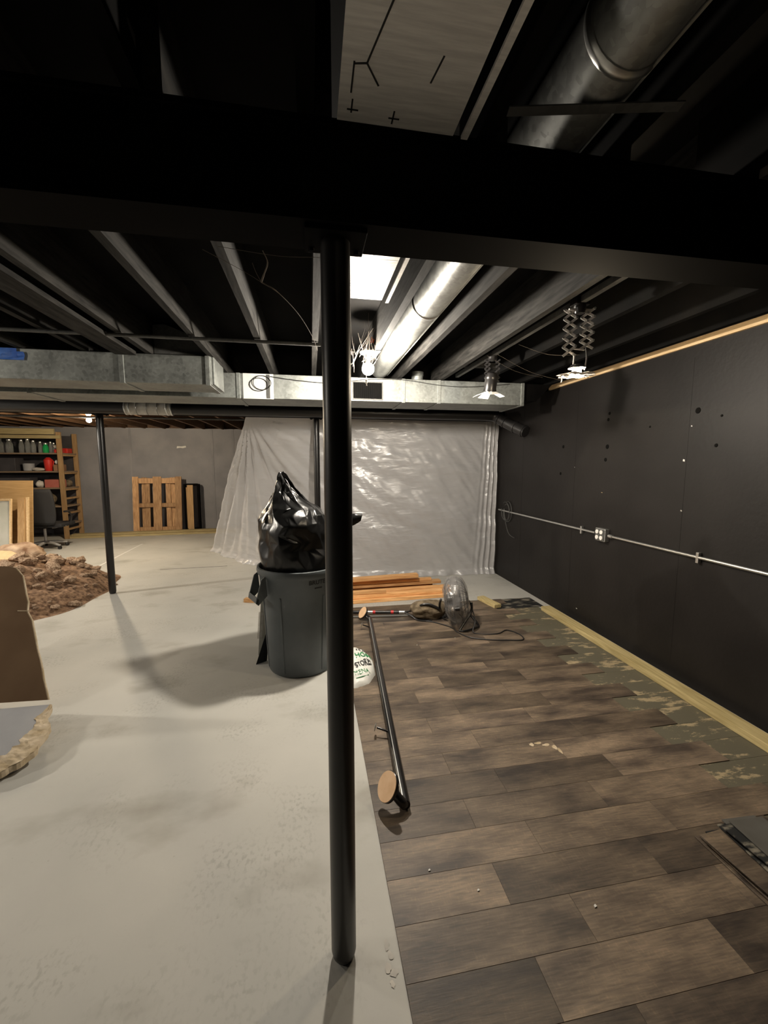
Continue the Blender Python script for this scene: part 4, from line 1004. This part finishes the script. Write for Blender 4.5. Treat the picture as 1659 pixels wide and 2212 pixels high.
pallet(-3.80, -2.82, 1.24, 'brown wooden pallet leaning upright against the grey far wall')
p2 = thing('narrow_pallet', (-2.62, 9.8, 0), 'narrow black-framed wooden pallet standing right of the larger one', 'pallet')
for a in ((-2.78, -2.74, .03, 1.07), (-2.50, -2.46, .03, 1.07)): MB().box(a[0], a[1], 9.80, 9.92, a[2], a[3]).build('frame_rail', 'beam', p2)
for z in (.03, 1.03): MB().box(-2.74, -2.50, 9.82, 9.92, z, z + .05).build('frame_rail', 'beam', p2)
MB().bar((-2.655, 9.80, .06), (-2.645, 9.81, 1.05), .12, .02, (0, 1, 0)).build('slat', 'pine_z', p2)
MB().bar((-2.72, 9.83, .06), (-2.72, 9.84, 1.0), .05, .02, (0, 1, 0)).build('slat', 'pine_z', p2)
tag(MB().lathe([(.03, 0), (.045, .02), (.04, .05)], 14, orient((-1.72, 9.9, 1.46), (0, -1, 0))).build('wall_knob', 'white', None, smooth=True), 'small white round fitting on the far wall beside the plastic', 'fitting')

# plywood and framed panels leaning
pl1 = thing('plywood_sheet', (-5.0, 7.75, 0), 'tan plywood sheet leaning behind the framed panel at far left', 'plywood')
MB().prism([(-5.9, 7.72, .0), (-4.585, 7.70, .0), (-4.585, 7.86, 1.235), (-5.9, 7.88, 1.245)], (0, .018, 0)).build('sheet', 'ply', pl1)
pl2 = thing('framed_panel', (-4.95, 7.5, 0), 'white panel in a pine frame leaning on the plywood', 'panel')
MB().prism([(-5.6, 7.44, .06), (-4.76, 7.43, .06), (-4.76, 7.56, .92), (-5.6, 7.57, .92)], (0, .012, 0)).build('panel', 'panel_white', pl2)
for p, q, wd in (((-4.745, 7.43, .02), (-4.745, 7.565, .955), .025), ((-5.6, 7.56, .945), (-4.735, 7.56, .945), .03), ((-5.6, 7.435, .03), (-4.735, 7.43, .03), .05)):
    MB().bar(p, q, wd, .03, (0, 1, 0)).build('frame_rail', 'sill', pl2)
tag(MB().bar((-4.66, 7.54, 0), (-4.655, 7.67, .96), .10, .03, (0, 1, 0)).build('pine_board', 'pine_z', None), 'knotty upright pine board leaning right of the white panel', 'board')
tag(MB().bar((-4.585, 7.58, 0), (-4.58, 7.69, .97), .035, .03, (0, 1, 0)).build('pine_board', 'sill', None), 'thin pale batten leaning at the edge of the plywood', 'board')

SX, SY0, SY1 = -4.90, 9.30, 9.86
sh_ = thing('storage_shelf', (-5.8, 9.6, 0), 'wide wooden storage shelving with ladder-like end frame at far left', 'shelf')
for x in (SX, -6.9):
    for y in (SY0, SY1):
        MB().box(x - .04, x + .045, y - .02, y + .02, 0, 2.14).build('upright', 'pine_z', sh_, bev=.004)
    for z in (.22, .55, .85, 1.03, 1.36, 1.72):
        MB().box(x - .02, x + .02, SY0 + .02, SY1 - .02, z - .05, z - .015).build('rung', 'pine_z', sh_)
for z in (.30, .66, 1.03, 1.36, 1.72):
    MB().box(-6.95, SX + .03, SY0 + .02, SY1 - .02, z - .015, z + .012).build('shelf_board', 'shelf_wood', sh_)
MB().box(-7.0, SX - .05, SY0 - .05, SY0 - .012, 2.09, 2.20).build('header', 'treated_x', sh_)
MB().box(-7.0, SX + .05, SY0 - .045, SY0 - .01, 2.01, 2.075).build('header', 'treated_x', sh_)
box('back_panel', 'dark_box', sh_, -6.95, SX, SY1 + .03, SY1 + .045, 0, 2.1)
def jar(x, z, r, h, m, label, y=9.42, group='glass jars on the top shelf'):
    t = thing('glass_jar', (x, y, z), label, 'jar', group)
    MB().lathe([(r * .9, 0), (r, .01), (r, h * .72), (r * .7, h * .84), (r * .62, h)], 16, Matrix.Translation((x, y, z))).build('glass', m, t, smooth=True)
    MB().lathe([(r * .66, h), (r * .66, h + .02), (r * .3, h + .022)], 14, Matrix.Translation((x, y, z))).build('lid', 'steel', t, smooth=True)
zt = 1.733
for i, (x, r, h, m, lb) in enumerate(((-6.02, .075, .26, 'glass', 'widest clear glass jar at the left end of the top shelf'), (-5.84, .06, .24, 'glass', 'second clear jar on the top shelf, left group'), (-5.63, .045, .23, 'glass', 'tall clear jar in the middle of the top shelf, leftmost of three'), (-5.52, .045, .25, 'glass', 'tall clear jar in the middle of the top shelf, centre of three'), (-5.42, .042, .22, 'glass', 'tall clear jar in the middle of the top shelf, right of three'), (-5.30, .035, .20, 'glass', 'slim clear bottle just left of the green bottle'), (-5.205, .05, .17, 'glass_green', 'bright green glass bottle on the top shelf'), (-5.115, .03, .20, 'glass', 'slim clear bottle just right of the green bottle'), (-5.06, .028, .18, 'glass', 'slim clear bottle beside the red box on the top shelf'))):
    jar(x, zt, r, h, m, lb)
def item(name, m, label, cat, x0, x1, z0, z1, y0=9.34, y1=9.6, bev=.008): return tag(MB().box(x0, x1, y0, y1, z0, z1).build(name, m, None, bev=bev), label, cat)
def lump(name, m, label, cat, x, y, z, rx, ry, rz, sd=0):
    mb = MB()
    def f(u, v):
        a = 6.283 * u; b = math.pi * v; n_ = 1 + .22 * noise.noise((math.cos(a) * math.sin(b) * 2, math.sin(a) * math.sin(b) * 2, math.cos(b) * 2 + sd)) + .08 * noise.noise((math.cos(a) * 6, math.sin(a) * 6, v * 6 + sd))
        return Vector((x + rx * math.cos(a) * math.sin(b) * n_, y + ry * math.sin(a) * math.sin(b) * n_, max(z, z + rz + rz * -math.cos(b) * n_)))
    mb.grid(f, 22, 14, True)
    return tag(mb.build(name, m, None, smooth=True), label, cat)
lump('brown_lump', 'rubble', 'large rounded brown lump at the top of the rubble heap', 'rubble', -3.86, 6.20, .16, .30, .20, .15, 21)
item('red_box', 'red_plastic', 'red box at the right end of the top shelf', 'box', -5.02, -4.955, zt, zt + .07)
lump('cloth_bundle', 'cloth_white', 'crumpled pale cloth lying on the red box', 'cloth', -4.99, 9.42, zt + .07, .06, .08, .05, 3)
item('red_box', 'red_plastic', 'small red box at the shelf end behind the front upright', 'box', -5.02, -4.925, zt, zt + .10, 9.62, 9.8)
z2 = 1.373
item('storage_box', 'dark_box', 'dark box at the left of the second shelf', 'box', -6.3, -5.72, z2, z2 + .26)
tag(MB().lathe([(.07, 0), (.09, .01), (.095, .14), (.10, .15), (.085, .152)], 18, Matrix.Translation((-5.54, 9.43, z2))).build('grey_pot', 'dry_grey', None, smooth=True), 'round grey pot with pale lid on the second shelf', 'pot')
lump('cloth_bundle', 'cloth_white', 'pale patterned bundle between the grey pot and red jug', 'cloth', -5.36, 9.40, z2, .11, .07, .035, 8)
jg = thing('red_jug', (-5.18, 9.42, z2), 'bright red plastic jug on the second shelf', 'jug')
MB().lathe([(.055, 0), (.065, .01), (.075, .15), (.08, .22), (.05, .25), (.03, .27)], 18, Matrix.Translation((-5.18, 9.42, z2))).build('body', 'red_plastic', jg, smooth=True)
MB().tube(bez([(-5.11, 9.40, z2 + .21), (-5.07, 9.39, z2 + .18), (-5.10, 9.40, z2 + .09)], 5), .010, 8).build('handle', 'red_plastic', jg, smooth=True)
item('cardboard_box', 'brown_card', 'brown cardboard tray at the right of the second shelf', 'box', -5.06, -4.955, z2, z2 + .13)
lump('cloth_bundle', 'white', 'white crumpled bundle on the brown tray', 'cloth', -5.01, 9.45, z2 + .13, .06, .08, .05, 5)
z3 = 1.043
item('carton', 'pink_card', 'faded red carton on the third shelf', 'box', -5.24, -4.98, z3, z3 + .16)
lump('grey_bundle', 'cloth_white', 'small pale bundle left of the faded red carton', 'cloth', -5.36, 9.42, z3, .07, .08, .07, 11)
lump('brown_bundle', 'brown_fuzz', 'brown bundle on the third shelf beside the front upright', 'cloth', -4.99, 9.70, z3, .06, .08, .07, 12)
item('storage_box', 'dark_box', 'dark box at the left of the third shelf', 'box', -6.2, -5.5, z3, z3 + .2)
z4 = .673
lump('spotted_bag', 'cloth_white', 'pale spotted bag on the lowest visible shelf behind the chair', 'bag', -5.48, 9.4, z4, .17, .1, .085, 14)
lump('cloth_bundle', 'brown_fuzz', 'dull beige bundle above the spotted bag', 'cloth', -5.28, 9.52, z4, .12, .1, .13, 15)
lump('grey_sack', 'dark_box', 'dark grey sack on the bottom shelf beside the chair', 'bag', -5.35, 9.4, .313, .16, .12, .10, 16)

ccx, ccy = -4.72, 8.30
oc = thing('office_chair', (ccx, ccy, 0), 'black office chair on a silver five-star base before the shelving', 'chair')
MB().lathe([(.03, .09), (.032, .12), (.022, .13), (.022, .36)], 16, Matrix.Translation((ccx, ccy, 0))).build('gas_column', 'chair_grey', oc, smooth=True)
for k, a in enumerate((-25, -85, 215, 47, 119)):
    d = Vector((math.cos(R(a)), math.sin(R(a)), 0)); c = Vector((ccx, ccy, 0))
    lgp = MB().tube([c + Vector((0, 0, .115)), c + d * .16 + Vector((0, 0, .105)), c + d * .32 + Vector((0, 0, .075))], [.03, .025, .018], 10).build('star_leg', 'chair_grey', oc, smooth=True)
    wp = c + d * .32
    MB().lathe([(.02, -.022), (.03, -.018), (.03, .018), (.02, .022)], 14, orient(wp + Vector((0, 0, .03)), (-d.y, d.x, 0))).build('caster', 'black_plastic', lgp, smooth=True)
ccx += .14
MB().box(ccx - .25, ccx + .25, ccy - .22, ccy + .24, .40, .47).build('seat', 'dark_fabric', oc, bev=.025)
MB().grid(lambda u, v: Vector((ccx - .02 + (u - .5) * (.46 - .08 * abs(2 * v - 1) ** 3), ccy - .24 - .05 * math.cos((u - .5) * 2.6) - .06 * v, .46 + .62 * v)), 14, 12).build('backrest', 'dark_fabric', oc, smooth=True, solid=.04)
MB().bar((ccx, ccy - .2, .40), (ccx, ccy - .30, .62), .06, .02, (0, 1, 0)).build('back_bracket', 'black_plastic', oc)
MB().bar((ccx, ccy, .37), (ccx + .24, ccy - .1, .42), .05, .02).build('tilt_lever', 'chair_grey', oc)
for s in (-1, 1):
    ap = ccx + s * .28
    MB().tube(bez([(ap, ccy, .44), (ap + s * .02, ccy + .02, .58), (ap, ccy - .02, .66)], 4), .014, 8).build('arm_post', 'black_plastic', oc, smooth=True)
    MB().box(ap - .03, ap + .03, ccy - .14, ccy + .12, .66, .69).build('arm_pad', 'black_plastic', oc, bev=.01)
